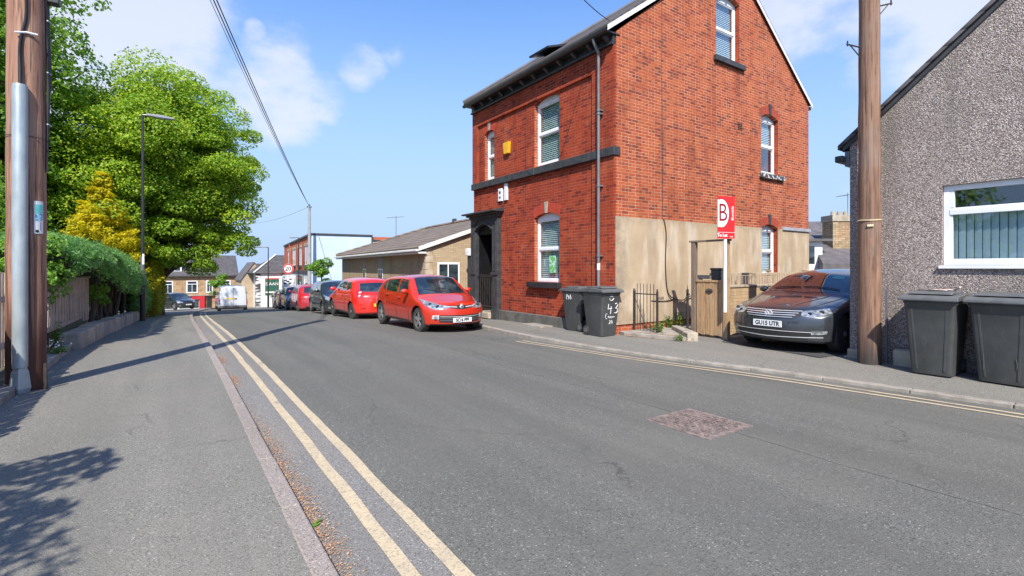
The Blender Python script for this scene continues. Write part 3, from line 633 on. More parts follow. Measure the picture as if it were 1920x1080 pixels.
# rendered base with the low window cut out
r_=MB(); r_.box((8.235,S0-.028,.22),(17.0,S0+.02,2.66)); me=r_.mesh('rendered_base',[M_stu])
c=MB(); c.prism(archpoly(14.22,15.13,1.28,2.66,.12),1,S0-.3,S0+.3); me=boolean(me,[c.mesh('c',[M_stu])]); link('rendered_base',me,H)
b=MB(); b.box((15.35,S0-.07,2.64),(17.06,S0+.02,2.74)); b.build('lead_flashing',M_lead,H,bev=.008)
# air vents, cracked pointing line, iron staple
b=MB(); b.box((13.03,S0-.006,5.34),(13.25,S0+.02,5.54)); b.build('air_vent',M_arch,H)
v_=MB(); 
for i in range(4): v_.box((13.035,S0-.014,5.35+i*.05),(13.245,S0-.005,5.37+i*.05))
v_.build('vent_louvre',mat('terracotta',(.25,.09,.06)),H)
b=MB(); b.box((9.62,S0-.033,.74),(9.86,S0-.0,.80)); b.build('air_vent',M_gpost,H)
# cables on the gable
def cable(name,pts,r,m,par=None,sub=6,**tags):
    out=[]; P=[Vector(p) for p in pts]
    for i in range(len(P)-1):
        p0=P[max(i-1,0)];p1=P[i];p2=P[i+1];p3=P[min(i+2,len(P)-1)]
        for k in range(sub):
            t=k/sub; out.append(.5*((2*p1)+(-p0+p2)*t+(2*p0-5*p1+4*p2-p3)*t*t+(-p0+3*p1-3*p2+p3)*t**3))
    out.append(P[-1]); b=MB(); b.tube(out,r,6); return b.build(name,m,par,smooth=60,**tags)
cable('cable',[(9.80,S0-.012,7.9),(9.79,S0-.012,6.6),(9.82,S0-.012,5),(9.84,S0-.012,2.68)],.006,M_dark,H)
cable('cable',[(9.84,S0-.04,2.68),(9.93,S0-.045,2.3),(9.9,S0-.045,1.6),(9.97,S0-.05,.95),(10.15,S0-.07,.76),(10.5,S0-.1,.70),(10.7,S0-.1,.78),(11.3,S0-.05,.80),(12.5,S0-.05,.76)],.013,M_blk,H)
cable('cable',[(9.4,S0-.04,.72),(9.9,S0-.05,.70),(10.3,S0-.05,.74)],.009,M_blk,H)
# downpipe on the front corner
b=MB(); px_=8.12; py=8.36
b.tube([(7.95,py,6.70),(7.97,py,6.62),(px_-.0,py,6.42),(px_,py,6.25)],.036,10); b.tube([(px_,py,6.25),(px_,py,.24),(px_-.03,py,.12)],.036,10)
dp=b.build('downpipe',M_grey,H,smooth=50)
for z in (5.0,5.08,3.35,1.75):
    b=MB(); b.lathe([(.047,0),(.047,.05)],(px_,py,z),2,12); b.box((px_,py-.06,z+.01),(8.225,py+.06,z+.04)); b.build('pipe_clip',M_grey,dp)
b=MB(); b.tube([(px_,py,1.45),(px_,py,1.6)],.0375,10); b.build('repair_tape',M_white,dp)
# alarm box, meter boxes
b=MB(); b.prism([(12.17,4.86),(12.41,4.86),(12.45,5.2),(12.13,5.2)],0,T0-.09,T0); b.build('alarm_box',mat('yellow_box',(.75,.42,.02),(.68,.36,.02),8,.4),H,bev=.012)
b=MB(); b.box((T0-.06,12.55,3.50),(T0,12.75,3.88)); mb=b.build('meter_box',M_white,H,bev=.008)
for z0,z1 in ((3.58,3.64),(3.72,3.80)): b=MB(); b.box((T0-.063,12.61,z0),(T0-.058,12.69,z1)); b.build('box_mark',M_blk,mb)
b=MB(); b.box((T0-.05,12.28,3.50),(T0,12.44,4.0)); b.build('white_panel',M_white,H,bev=.008)
# doorway surround
D=[]
b=MB(); b.box((8.13,12.67,-.1),(T0+.02,12.98,3.05)); b.box((8.13,13.96,-.1),(T0+.02,14.28,3.05)) ; b.prism([(12.98,2.72),(12.98,3.05),(13.96,3.05),(13.96,2.72)]+[(13.47+.49*math.cos(a),2.58+.28*math.sin(a)) for a in [R(30+12*i) for i in range(11)]][:],0,8.14,T0+.02)
sr=b.build('door_surround',M_dark,H,bev=.01,recalc=True)
for y0 in (12.67,13.96):
    b=MB()
    b.box((8.09,y0-.01,1.28),(8.135,y0+.33,1.36)); b.box((8.085,y0+.02,-.1),(8.135,y0+.30,.22))
    b.box((8.105,y0+.06,1.5),(8.135,y0+.09,2.85)); b.box((8.105,y0+.22,1.5),(8.135,y0+.25,2.85)); b.box((8.1,y0+.06,2.85),(8.137,y0+.25,2.9)); b.box((8.118,y0+.03,-.05),(8.136,y0+.27,2.88))
    b.lathe([(.001,0),(.035,.0),(.03,.03),(.001,.035)],(8.10,y0+.155,1.43),0,10)
    b.build('pilaster_moulding',M_dark,sr,bev=.005)
b=MB(); archband(b,1,13.47,.5,2.66,.2,-.005,.05,8.10,8.15,n=12); archband(b,1,13.47,.5,2.80,.16,.06,.09,8.115,8.15,n=12); b.build('arch_moulding',M_dark,sr)
for y0 in (12.69,13.98): b=MB(); b.box((8.126,y0,.24),(8.134,y0+.27,1.27)); b.build('faded_panel',M_maroon,sr)
b=MB(); b.box((8.10,12.62,3.05),(T0+.02,14.33,3.13)); b.box((8.02,12.57,3.13),(T0+.02,14.40,3.19)); b.prism([(7.90,3.19),(T0,3.19),(T0,3.32),(7.90,3.235)],1,12.5,14.5); b.build('door_cornice',M_dark,H,bev=.008)
b=MB(); b.box((T0+.55,12.98,.05),(T0+.6,13.96,2.9)); dr=b.build('door',M_door,H)
b=MB()
for (y0,y1,z0,z1) in ((13.06,13.42,1.5,2.6),(13.52,13.88,1.5,2.6),(13.06,13.42,.3,1.3),(13.52,13.88,.3,1.3)):
    for q in ((y0,y0+.02,z0,z1),(y1-.02,y1,z0,z1),(y0+.02,y1-.02,z0,z0+.02),(y0+.02,y1-.02,z1-.02,z1)): b.box((T0+.53,q[0],q[2]),(T0+.551,q[1],q[3]))
b.build('door_moulding',M_grey,dr)
b=MB(); b.box((T0-.01,12.978,.05),(T0+.6,12.99,3)); b.box((T0-.01,13.95,.05),(T0+.6,13.962,3)); b.box((T0-.01,12.99,2.55),(T0+.6,13.95,3)) ; b.build('dark_reveal_panel',M_door,H)  # black panels added over the lit brick reveals to keep the doorway dark
b=MB(); b.box((8.0,12.95,-.05),(T0+.55,13.99,.12)); b.build('doorstep',M_stone,H,bev=.015)
b=MB()
for i in range(9): y=13.02+i*.11; b.tube([(8.22,y,.16),(8.22,y,1.30)],.009,6)
b.box((8.205,12.99,.28),(8.235,13.95,.31)); b.box((8.205,12.99,1.22),(8.235,13.95,1.25)); b.build('iron_gate',M_iron,H)
# ================================================================ PEBBLE-DASHED HOUSE (right)
G=thing('pebbledash_house',(12.5,0,0),'grey pink pebble-dashed house with wide white window, its gable to the pavement','house')
yA=3.77;yC=-3.75;TG=9.5;EG=3.62;mid=(yA+yC)/2;RG=EG+(yA-mid)*.85
b=MB(); b.prism([(yA,-1),(yA,EG),(mid,RG),(yC,EG),(yC,-1)],0,TG,17); me=b.mesh('wall',[M_peb])
c=MB(); c.box((TG-.3,.72,1.53),(TG+.5,2.545,2.72)); me=boolean(me,[c.mesh('c',[M_peb])]); link('wall',me,G)
b=MB(); f=b
def gr(y0,y1,z0,z1,d0=TG+.05,d1=TG+.13): f.box((d0,y0,z0),(d1,y1,z1))
gr(.722,2.543,1.53,1.60);gr(.722,2.543,2.64,2.718);gr(2.47,2.543,1.60,2.64);gr(.722,.795,1.60,2.64);gr(.795,2.47,2.28,2.36,TG+.044)
gr(.795,2.47,2.355,2.385,TG+.06);gr(.795,2.47,1.60,1.63,TG+.06);gr(2.44,2.47,1.63,2.28,TG+.06);gr(2.42,2.47,2.385,2.64,TG+.055)
wf=b.build('window',M_white,G,bev=.005)
b=MB(); b.box((TG-.05,.68,1.485),(TG+.12,2.58,1.53)); b.build('sill',M_white,wf,bev=.006)
for z0,z1 in ((1.63,2.28),(2.385,2.64)):
    b=MB(); b.box((TG+.085,.795,z0),(TG+.09,2.44,z1)); b.build('pane',M_glass,wf)
b=MB(); y=.8
while y<2.43: b.add([(TG+.16,y,1.6),(TG+.18,y+.085,1.6),(TG+.18,y+.085,2.31),(TG+.16,y,2.31)],[(0,1,2,3)]); y+=.089
b.build('vertical_blind',M_blindg,wf)
b=MB(); b.box((TG+.35,.6,1.4),(TG+.36,2.7,2.8)); b.build('room_dark_sheet',M_room,wf)  # dark sheet standing in for the unlit room
b=MB()
for s_,yy in ((1,yA),(-1,yC)):
    b.hexa([(TG-.07,mid,RG+.02),(TG-.07,yy+s_*.16,EG-.11),(17,yy+s_*.16,EG-.11),(17,mid,RG+.02),(TG-.07,mid,RG+.09),(TG-.07,yy+s_*.16,EG-.04),(17,yy+s_*.16,EG-.04),(17,mid,RG+.09)])
b.build('roof',M_slt,G,recalc=True)
b=MB(); b.hexa([(TG-.03,mid,RG-.06),(TG-.03,yA+.1,EG-.15),(TG+.02,yA+.1,EG-.15),(TG+.02,mid,RG-.06),(TG-.03,mid,RG+.015),(TG-.03,yA+.1,EG-.065),(TG+.02,yA+.1,EG-.065),(TG+.02,mid,RG+.015)]); b.build('verge_board',M_dark,G,recalc=True)
b=MB(); b.box((TG-.12,yA+.06,EG-.33),(17,yA+.19,EG-.22)); b.build('gutter',M_dark,G,bev=.02)
b=MB(); b.box((TG-.02,yA+.003,EG-.40),(17,yA+.07,EG-.15)); b.build('fascia',M_grey,G)
b=MB(); b.box((TG-.07,yA-.35,-.3),(TG+.2,yA+.02,.14)); b.box((TG-.12,yA-.30,-.3),(TG+.2,yA+.05,.02)); b.build('corner_stone',M_stone,G,bev=.02)
b=MB(); b.box((9.22,2.72,-.05),(9.45,3.08,.24)); b.build('kerb_stone_block',M_stone,None,bev=.035,label='worn sandstone block between the right pole and the wheelie bins',cat='stone block')
# ================================================================ BINS
def bin_(name,loc,rz,label,sc=(1,1,1),marks=None,group=None):
    t=thing(name,loc,label,'wheelie bin',rz,group,world=False)
    wx,wy,h=.44*sc[0],.50*sc[1],.96*sc[2]; X,Y=.57*sc[0],.70*sc[1]   # bottom and top sizes; front faces -y
    b=MB(); n=10; vs=[]; prof=[(0,.0,.94),(.02,.0,1),(.45,.45,1),(.84,.86,1),(.86,.86,1.035),(1,1,1.05)]
    def ring(fx,z):
        x=wx+(X-wx)*fx; y=wy+(Y-wy)*fx; r=.05; P=[]
        for cx,cy,a0 in ((x/2-r,y/2-r,0),(-x/2+r,y/2-r,90),(-x/2+r,-y/2+r,180),(x/2-r,-y/2+r,270)):
            for k in range(4): a=R(a0+30*k); P.append((cx+r*math.cos(a),cy+r*math.sin(a)+(Y-wy)*.0,z))
        return P
    rings=[ring(-.08,0),ring(0,.03),ring(.5,.5*h),ring(.88,.88*h),ring(.90,.885*h),ring(1.03,.90*h),ring(1.03,.93*h),ring(1.0,.94*h)]
    vs=[p for r_ in rings for p in r_]; m=16
    b.add(vs,[(i*m+k,i*m+(k+1)%m,(i+1)*m+(k+1)%m,(i+1)*m+k) for i in range(len(rings)-1) for k in range(m)]+[tuple(range(m))[::-1],tuple((len(rings)-1)*m+k for k in range(m))])
    me=b.mesh('body',[M_bin,M_arch]); c=MB(); c.cur=1; c.box((-wx*.36,wy*.5-.10,-.05),(wx*.36,1,.34*h)); me=boolean(me,[c.mesh('c',[M_bin,M_arch])]); sm(me,32); bo=link('body',me,t,w=False)
    b=MB(); b.box((-wx*.30,-Y*.5-.005,.5*h),(-wx*.29,-Y*.5-.0,.5*h+.01)) if 0 else None
    # ribs on the front
    b=MB()
    for x in (-.33,.33):
        z0,z1=.06,.84*h; y0=-(wy/2+(Y-wy)/2*(z0/h)); y1=-(wy/2+(Y-wy)/2*(z1/h)); b.hexa([(x*wx-.012,y0-.006,z0),(x*wx+.012,y0-.006,z0),(x*wx+.012,y0+.02,z0),(x*wx-.012,y0+.02,z0),(x*X-.012,y1-.004,z1),(x*X+.012,y1-.004,z1),(x*X+.012,y1+.02,z1),(x*X-.012,y1+.02,z1)])
    b.build('front_rib',M_bin,bo,bev=.003) 
    # lid
    b=MB(); L=[(-Y/2-.045,.0),(-Y/2-.05,.035),(-Y/2+.02,.07),(0,.095),(Y/2-.04,.085),(Y/2+.03,.05),(Y/2+.03,.0)]
    b.prism([(y,z+.935*h) for y,z in L],0,-X/2-.03,X/2+.03); b.prism([(-Y/2+.06,.96*h+.06),(-Y/2+.10,.96*h+.095),(Y/2-.14,.96*h+.10),(Y/2-.1,.96*h+.05)],0,-X/2+.05,X/2-.05); b.box((-X/2-.035,-Y/2-.055,.93*h),(X/2+.035,-Y/2-.03,.96*h))
    b.build('lid',M_binlid,t,bev=.012)
    b=MB(); b.tube([(-X/2,Y/2+.07,.965*h),(X/2,Y/2+.07,.965*h)],.015,8)
    for x in (-X/2+.03,-.08,.08,X/2-.03): b.box((x-.012,Y/2-.02,.94*h),(x+.012,Y/2+.075,.975*h))
    b.build('handle',M_bin,t,smooth=40)
    for x in (-1,1):
        b=MB(); b.lathe([(.05,-.025),(.095,-.025),(.10,-.012),(.10,.012),(.095,.025),(.05,.025)],(x*(wx/2+.0),wy/2-.0,.10),0,20); wh=b.build('wheel',M_rub,t,smooth=40)
        b=MB(); b.lathe([(.055,-.03),(.058,.03)],(x*(wx/2),wy/2,.10),0,14); b.build('hub',M_binlid,wh)
    b=MB(); b.tube([(-wx/2,wy/2,.10),(wx/2,wy/2,.10)],.012,8); b.build('axle',M_iron,t)
    return t,(wx,wy,h,X,Y)
def stroke(b,pts,r=.008):
    b.tube(pts,r,5)
# small bins by the red house: one shows its wheel side, the other its front
def facept(dims,side,u,z):      # point on a bin side, side 'x' (+x), '-x','-y'
    wx,wy,h,X,Y=dims; f=z/h
    hx=(wx+(X-wx)*f)/2+.006; hy=(wy+(Y-wy)*f)/2+.006
    return {'x':(hx,u,z),'-x':(-hx,-u,z),'-y':(u,-hy,z),'y':(-u,hy,z)}[side]
A1,d1=bin_('wheelie_bin',(8.20,9.10,0),R(2+180),'grey wheelie bin with a faint 40 and its wheels showing, under the front window',(1,1,1.04))
b=MB(); body=A1.children[0]
def scrib(side,dims,strokes,u0,z0,sc,r,parent,name,m=M_wtx):
    b=MB()
    for st in strokes: b.tube([facept(dims,side,u0+x*sc,z0+y*sc) for x,y in st],r,5)
    return b.build(name,m,parent)
S4=[[(0,1),(-.02,.45),(.5,.45)],[(.38,.75),(.38,0)]]; S0_=[[(.75,.5),(.8,.9),(1,1),(1.2,.85),(1.22,.3),(1.05,0),(.83,.12),(.75,.5)]]
S3=[[(.75,.92),(.95,1),(1.12,.85),(1.0,.6),(.85,.52),(1.1,.45),(1.15,.2),(.98,0),(.75,.05)]]
scrib('y',d1,S4+S0_,-.10,.72,.10,.004,body,'painted_number',M_grey)
scrib('x',d1,[[(0,0),(.05,.9),(.3,.9),(.3,.5),(.05,.5)],[(.5,0),(.6,.7),(.8,.2)],[(1,0),(1.1,.9),(1.3,.1)]],-.16,.74,.13,.006,body,'painted_scrawl')
A2,d2=bin_('wheelie_bin',(7.98,8.13,0),R(-2),'grey wheelie bin painted with 43 and a smiley face beside the red house corner',(1,.98,1.07))
body=A2.children[0]
scrib('-y',d2,[[(0,.95),(-.04,.45),(.45,.5)],[(.36,.7),(.33,-.05)]]+[[(x+.1,y) for x,y in S3[0]]],-.075,.50,.22,.010,body,'painted_number')
scrib('-y',d2,[[(.0,.35),(.15,.05),(.45,-.03),(.75,.08),(.9,.4)],[(.25,.62),(.26,.72)],[(.6,.62),(.61,.72)]],-.055,.785,.13,.009,body,'painted_smiley')
scrib('-y',d2,[[(.35,.8),(.1,.85),(0,.4),(.15,.1),(.35,.15)],[(.5,.4),(.62,.5),(.7,.3),(.5,.3)],[(.8,.15),(.85,.45),(.98,.2),(1.1,.45),(1.2,.15)],[(1.3,.2),(1.35,.45),(1.5,.2),(1.6,.42),(1.9,.3)]],-.15,.37,.15,.006,body,'painted_street_name')
scrib('-y',d2,[[(0,.8),(.3,.9),(.35,.6),(0,.1),(.4,.1)],[(.65,.5),(.75,.9),(1,.7),(.9,.1),(.65,.3),(.65,.5)]],-.03,.26,.10,.006,body,'painted_digits')
A3,d3=bin_('wheelie_bin',(9.09,2.50,0),R(-88),'large grey wheelie bin with litter on its lid, nearest the right pole',(1.04,1.10,1.16))
A4,d4=bin_('wheelie_bin',(9.16,1.76,0),R(-93),'large grey wheelie bin with white scratches at the right edge of the photo',(1.10,1.12,1.16))
scrib('-y',d4,[[(0,0),(.02,1)],[(1.6,.25),(1.62,.6),(1.58,.9)]],-.17,.16,.2,.004,A4.children[0],'scratch',M_binlid)
b=MB()
for q in ((9.12,2.62,0,.12,.05),(9.05,2.48,.5,.10,.06),(9.15,2.42,1.1,.13,.04)):
    c_,s_=math.cos(q[2]),math.sin(q[2]); P=[]
    for dx,dy,dz in ((-1,-1,0),(1,-1,.01),(1,1,0),(-1,1,.015)): P.append((q[0]+dx*q[4]*c_-dy*q[3]*s_,q[1]+dx*q[4]*s_+dy*q[3]*c_,1.178+dz))
    b.hexa(P+[(x,y,z+.006) for x,y,z in P])
b.build('crumpled_paper',mat('old_paper',(.62,.52,.47),(.45,.30,.26),30,.8),label='torn pinkish paper lying on the lid of the large grey bin',cat='litter')
b=MB(); b.tube([(9.1,2.30,1.185),(9.02,2.22,1.23)],.014,8); b.build('paper_roll',mat('old_paper',(.6,.5,.4)),label='small white rolled paper sticking up on the grey bin lid',cat='litter')
# ================================================================ TO LET BOARD, GATE, YARD
bd=Vector((math.cos(-TH)*.97+math.sin(TH)*.27,math.sin(-TH)*.97+math.cos(TH)*.27,0)).normalized(); bn=Vector((bd.y,-bd.x,0))   # board direction, facing the camera
bc=Vector((9.44,6.02,0)); up=Vector((0,0,1))
TL_=thing('to_let_board',(9.44,6.02,0),'red and white To Let board with a large letter B on a white post','sign')
def onb(x,z,o=0): p=bc+bd*x+bn*o; return (p.x,p.y,z)
def bslab(b,x0,x1,z0,z1,o0,o1):
    q=[onb(x0,z0,o0),onb(x1,z0,o0),onb(x1,z0,o1),onb(x0,z0,o1)]; b.hexa(q+[(x,y,z1) for x,y,_ in q])
b=MB(); bslab(b,-.205,.205,2.10,2.965,.0,.012); b.build('board',M_sred,TL_,recalc=True)
b=MB()   # white half oval, cut by the left edge
pts=[(-.205,2.33)]+[(-.115+.175*math.cos(a),2.615+.285*math.sin(a)) for a in [R(-120+i*12) for i in range(21)] if -.115+.175*math.cos(a)>-.2]+[(-.205,2.90)]
q=[onb(x,z,.012) for x,z in pts]; q2=[onb(x,z,.0155) for x,z in pts]; n=len(q); b.add(q+q2,[tuple(range(n,2*n))]+[(i,(i+1)%n,n+(i+1)%n,n+i) for i in range(n)]); b.build('white_oval',M_swh,TL_)
text('letter_b','B',.52,onb(-.085,2.615,.0165),bd,up,M_sdk,TL_,cond=.78)
text('name_lettering','Blundells',.082,onb(.152,2.62,.0135),up,-bd,M_swh,TL_)
text('to_let_lettering','To Let',.088,onb(-.095,2.165,.0135),bd,up,M_swh,TL_,bold=.002)
text('small_lettering','rental',.035,onb(.12,2.14,.0135),bd,up,M_swh,TL_)
b=MB(); bslab(b,-.205,.205,2.222,2.228,.012,.0145); b.build('white_rule',M_swh,TL_)
b=MB(); bslab(b,-.028,.028,.58,2.95,-.05,-.001); b.build('post',M_white,TL_,bev=.004,recalc=True)
gt=thing('garden_gate',(9.6,6.5,0),'tan plank garden gate in a tall timber frame beside the To Let board','gate')
for y in (6.84,6.06):
    b=MB(); b.box((9.56,y,-.1),(9.66,y+.10,2.06 if y>6.5 else 2.06)); b.build('gate_post',M_gpost if y>6.5 else M_gate,gt,bev=.005)
b=MB(); b.box((9.55,6.03,2.06),(9.67,6.99,2.10)); b.build('top_rail',M_gpost,gt,bev=.004)
lf=MB(); y=6.175
for i in range(6): lf.box((9.583+.004*(i%2),y,.05+.01*(i%2)),(9.607,y+.099,1.215)); y+=.1085
lo_=lf.build('gate_leaf',M_gate,gt,bev=.004)
b=MB(); b.box((9.57,6.17,1.19),(9.62,6.83,1.235)); b.build('gate_cap',M_gate,lo_,bev=.004)
b=MB(); b.box((9.608,6.18,.25),(9.64,6.82,.34)); b.box((9.608,6.18,.95),(9.64,6.82,1.04)); b.build('gate_brace',M_gate,lo_)
b=MB(); pts=[(math.cos(R(a))*.085,math.sin(R(a))*.055) for a in range(0,360,30)]; b.prism([(6.5+x,1.0+z) for x,z in pts],0,9.572,9.585); lt=b.build('house_number_plaque',M_iron,lo_)
b=MB()
for i in range(6): a=R(30+24*i); b.box((9.568,6.5+.06*math.cos(a)-.008,.985+.04*math.sin(a)),(9.573,6.5+.06*math.cos(a)+.008,1.0+.04*math.sin(a)))
b.build('plaque_relief',M_grey,lt)
# low wall of the yard, its coping, picket fence and the yard behind
wl=thing('garden_wall',(12.8,6.52,0),'low tan brick garden wall running back beside the dark blue car','wall')
b=MB(); b.box((9.68,6.42,-.2),(16,6.62,1.06)); b.build('wall',M_tanw,wl)
b=MB(); 
for i in range(10): b.box((9.67+i*.635,6.40,1.06),(9.67+i*.635+.63,6.64,1.11))
b.build('coping',M_yfence,wl,bev=.008)
pf=thing('picket_fence',(13,6.7,0),'weathered low picket fence standing behind the garden wall','fence')
for x in (10.55,12.4,14.2):
    b=MB(); b.box((x,6.72,0),(x+.1,6.80,1.42)); b.box((x-.015,6.705,1.42),(x+.115,6.815,1.45)); b.build('post',M_yfence,pf,bev=.004)
b=MB(); b.box((10.0,6.70,1.32),(16,6.78,1.38)); b.box((10.0,6.73,.6),(16,6.77,.66)); b.build('rail',M_yfence,pf,bev=.003)
for i in range(50):
    b=MB(); x=10.05+i*.118; b.box((x,6.70,.2),(x+.07,6.72,1.31)); b.build('picket',M_yfence,pf)
b=MB(); b.box((9.70,6.95,1.18),(9.76,9,1.30)) if 0 else None
b=MB(); b.box((10.3,6.66,1.24),(10.36,7.30,1.33)); b.box((10.3,6.7,0),(10.36,6.78,1.24)); b.box((10.3,7.20,0),(10.36,7.28,1.24)); b.build('grey_rail',mat('grey_weathered_wood',(.26,.25,.24),(.2,.19,.18)),label='grey weathered timber rail behind the garden gate',cat='rail',bev=.006)
cdd=thing('food_waste_caddy',(9.93,6.52,1.11),'small dark grey caddy marked 40 standing on the garden wall','caddy',0,world=False)
b=MB(); b.hexa([(-.10,-.09,0),(.10,-.09,0),(.10,.09,0),(-.10,.09,0),(-.125,-.10,.34),(.125,-.10,.34),(.125,.10,.34),(-.125,.10,.34)]); cb_=b.build('body',M_bin,cdd,bev=.012,smooth=40)
b=MB(); b.box((-.135,-.115,.34),(.135,.115,.385)); b.build('lid',M_bin,cdd,bev=.015)
b=MB(); 
for st in S4+S0_: b.tube([(-.075+x*.12,-.112,.13+y*.12) for x,y in st],.006,5)
b.build('painted_number',M_binlid,cb_)
# front yard slab, step stones, railings
b=MB(); b.prism([(8.36,7.93),(8.30,7.75),(8.62,6.62),(8.80,6.33),(9.05,6.42),(9.55,7.0),(11.2,7.0),(11.2,7.94)],2,-.1,.075); b.build('yard_paving',M_kerbR,kind='structure',bev=.01)
st=MB(); st.hexa([(8.70,6.40,-.02),(8.92,6.30,-.02),(9.12,6.55,-.02),(8.9,6.68,-.02),(8.70,6.40,.17),(8.92,6.30,.17),(9.12,6.55,.17),(8.9,6.68,.17)]); st.build('step_stone',M_stone,label='square sandstone block at the foot of the garden gate',cat='stone block',bev=.02)
st=MB(); st.hexa([(8.93,6.68,.05),(9.14,6.56,.05),(9.75,7.35,.05),(9.6,7.5,.05),(8.93,6.68,.17),(9.14,6.56,.17),(9.75,7.35,.17),(9.6,7.5,.17)]); st.build('edging_stone',M_kerbR,label='long pale edging stone running from the gate block into the yard',cat='edging stone',bev=.02)
rl=thing('iron_railing',(8.80,7.6,0),'short black iron railing with bare uprights beside the rendered wall','railing')
for y in (7.90,7.24):
    b=MB(); b.box((8.775,y-.018,.05),(8.811,y+.018,.98)); b.box((8.782,y-.010,.98),(8.804,y+.010,1.03)); b.build('post',M_iron,rl)
for i in range(6):
    b=MB(); y=7.81-i*.095; b.tube([(8.793,y,.09),(8.793,y,1.12)],.008,6); b.tube([(8.793,y,1.12),(8.793,y,1.16)],.008,6,r2=.001); b.build('upright',M_iron,rl)
b=MB(); b.box((8.787,7.24,.90),(8.80,7.9,.925)); b.build('rail',M_iron,rl)
rl=thing('iron_gate_post',(9.45,6.95,0),'rusty black iron post with a spike left of the timber gate','post')
b=MB(); b.box((9.43,6.93,0),(9.47,6.97,1.02)); b.tube([(9.45,6.95,1.02),(9.45,6.95,1.14)],.012,6,r2=.002); b.build('shaft',M_iron,rl)
b=MB(); b.box((9.38,6.90,.03),(9.40,6.92,1.0)); b.box((9.38,6.90,.9),(9.47,6.92,.93)); b.build('hinge_bar',M_iron,rl)
def weeds(c,r,h,n,sz,seed,label,m=L_wd,name='weed',cat='weed'):
    rg=np.random.default_rng(seed); k=rg.integers(0,7,n); a=rg.uniform(0,6.28,7); rr=rg.uniform(.1,1,7); hh=rg.uniform(.4,1,7); f=rg.uniform(0,1,n)
    p=np.stack([c[0]+np.cos(a[k])*rr[k]*r*f**.8,c[1]+np.sin(a[k])*rr[k]*r*f**.8,c[2]+hh[k]*h*f**.7],1)+rg.normal(0,sz*.5,(n,3)); p[:,2]=np.maximum(p[:,2],c[2]+.005)
    leaves(name,p,np.stack([np.cos(a[k]),np.sin(a[k]),np.ones(n)],1),sz,m,seed=seed,label=label,cat=cat,asp=.45)
weeds((8.95,7.30,.07),.22,.42,420,.045,1,'green weed growing up through the foot of the iron railing')
weeds((9.15,7.62,.07),.3,.16,300,.035,2,'low weed in the corner between railing and rendered wall')
weeds((9.8,7.75,.07),.35,.28,420,.05,3,'dry weed clump against the rendered wall left of the gate')
weeds((8.62,6.52,0),.14,.16,200,.035,4,'small weed growing beside the sandstone gate block')
weeds((10.3,7.8,.07),.2,.42,260,.05,6,'tall thin weed by the rendered wall just left of the gate post')
rg=np.random.default_rng(8); n=1500; u=rg.uniform(0,1,n); p=np.stack([8.33+u*.45+rg.normal(0,.05,n),7.75-u*1.35+rg.normal(0,.05,n),.02+rg.uniform(0,.065,n)],1); p[:,2]=np.where(p[:,0]>8.40+u*.43,.085,.012)
leaves('dead_leaves',p,np.tile((0,0,1.),(n,1)),.022,M_grit,seed=9,jit=.4,kind='stuff',label='dead leaves and grit along the edge of the yard paving',cat='leaf litter')
# ================================================================ POLES, LAMPS, SIGNS, WIRES
pr=thing('telegraph_pole',(9.13,3.35,0),'brown wooden telegraph pole in front of the pebble-dashed wall','telegraph pole')
b=MB(); n=26; b.tube([(9.13+.004*math.sin(i*2.1),3.35+.004*math.cos(i*1.7),-.3+i*.278) for i in range(n)],.162,22,r2=.135); b.build('shaft',M_poleR,pr,smooth=60)
b=MB(); b.tube([(9.13+math.cos(R(a))*.157,3.35+math.sin(R(a))*.157,2.24+.004*math.sin(R(a*3))) for a in range(0,361,20)],.012,6); b.build('rope_band',mat('frayed_rope',(.55,.45,.27)),pr)
vd=Vector((-math.sin(TH)-.6*math.cos(TH),-math.cos(TH)+.6*math.sin(TH),0)).normalized()
b=MB(); c=Vector((9.13,3.35,2.15))+vd*.158; b.tube([c-Vector((vd.y,-vd.x,0))*.04,c+Vector((vd.y,-vd.x,0))*.04],.022,8); b.build('tag_plate',mat('brass_tag',(.6,.5,.33)),pr)
for z,sg in ((5.63,1),(4.98,-1)):
    dr=Vector((.83,-.56,0))*sg; c=Vector((9.13,3.35,z)); b=MB(); b.tube([c+dr*.14,c+dr*.36+Vector((0,0,.05))],.012,6); b.tube([c+dr*.14-Vector((0,0,.16)),c+dr*.30+Vector((0,0,.03))],.009,6); b.tube([c+dr*.345+Vector((0,0,.02)),c+dr*.345+Vector((0,0,.10))],.012,6); b.build('climbing_step',M_iron,pr)
b=MB(); b.box((9.28,3.16,-.1),(9.31,3.19,1.15)); b.build('cable_cover',M_grey,pr)
plf=thing('telegraph_pole',(-1.42,8.43,0),'thick brown wooden pole with a grey steel conduit and stickers by the fence','telegraph pole')
px0,py0=-1.46,8.53
b=MB(); b.tube([(px0+.004*math.sin(i*2.3),py0+.004*math.cos(i*1.9),-.3+i*.4) for i in range(28)],.192,26,r2=.165); sh=b.build('shaft',M_pole,plf,smooth=60)
dv=Vector((-px0,-py0,0)).normalized(); dr=Vector((-dv.y,dv.x,0))          # towards the camera; dr = left as seen
cc=Vector((px0,py0,0))+dv*.215-dr*.055
b=MB(); b.tube([(cc.x,cc.y,.30),(cc.x,cc.y,3.66),(cc.x,cc.y,3.70)],[.073,.073,.066],20)
cond_=b.build('conduit',M_galv,plf,smooth=40)
b=MB(); b.tube([(cc.x,cc.y,-.02),(cc.x,cc.y,.05),(cc.x,cc.y,.24),(cc.x,cc.y,.31)],[.085,.105,.085,.06],4); b.build('conduit_foot',M_galv,cond_,bev=.01)
for z in (3.1,):
    b=MB(); b.tube([Vector((px0,py0,z))+Vector((math.cos(R(a)),math.sin(R(a)),0))*.2 for a in range(0,361,20)],.004,5); b.build('strap',M_iron,plf)
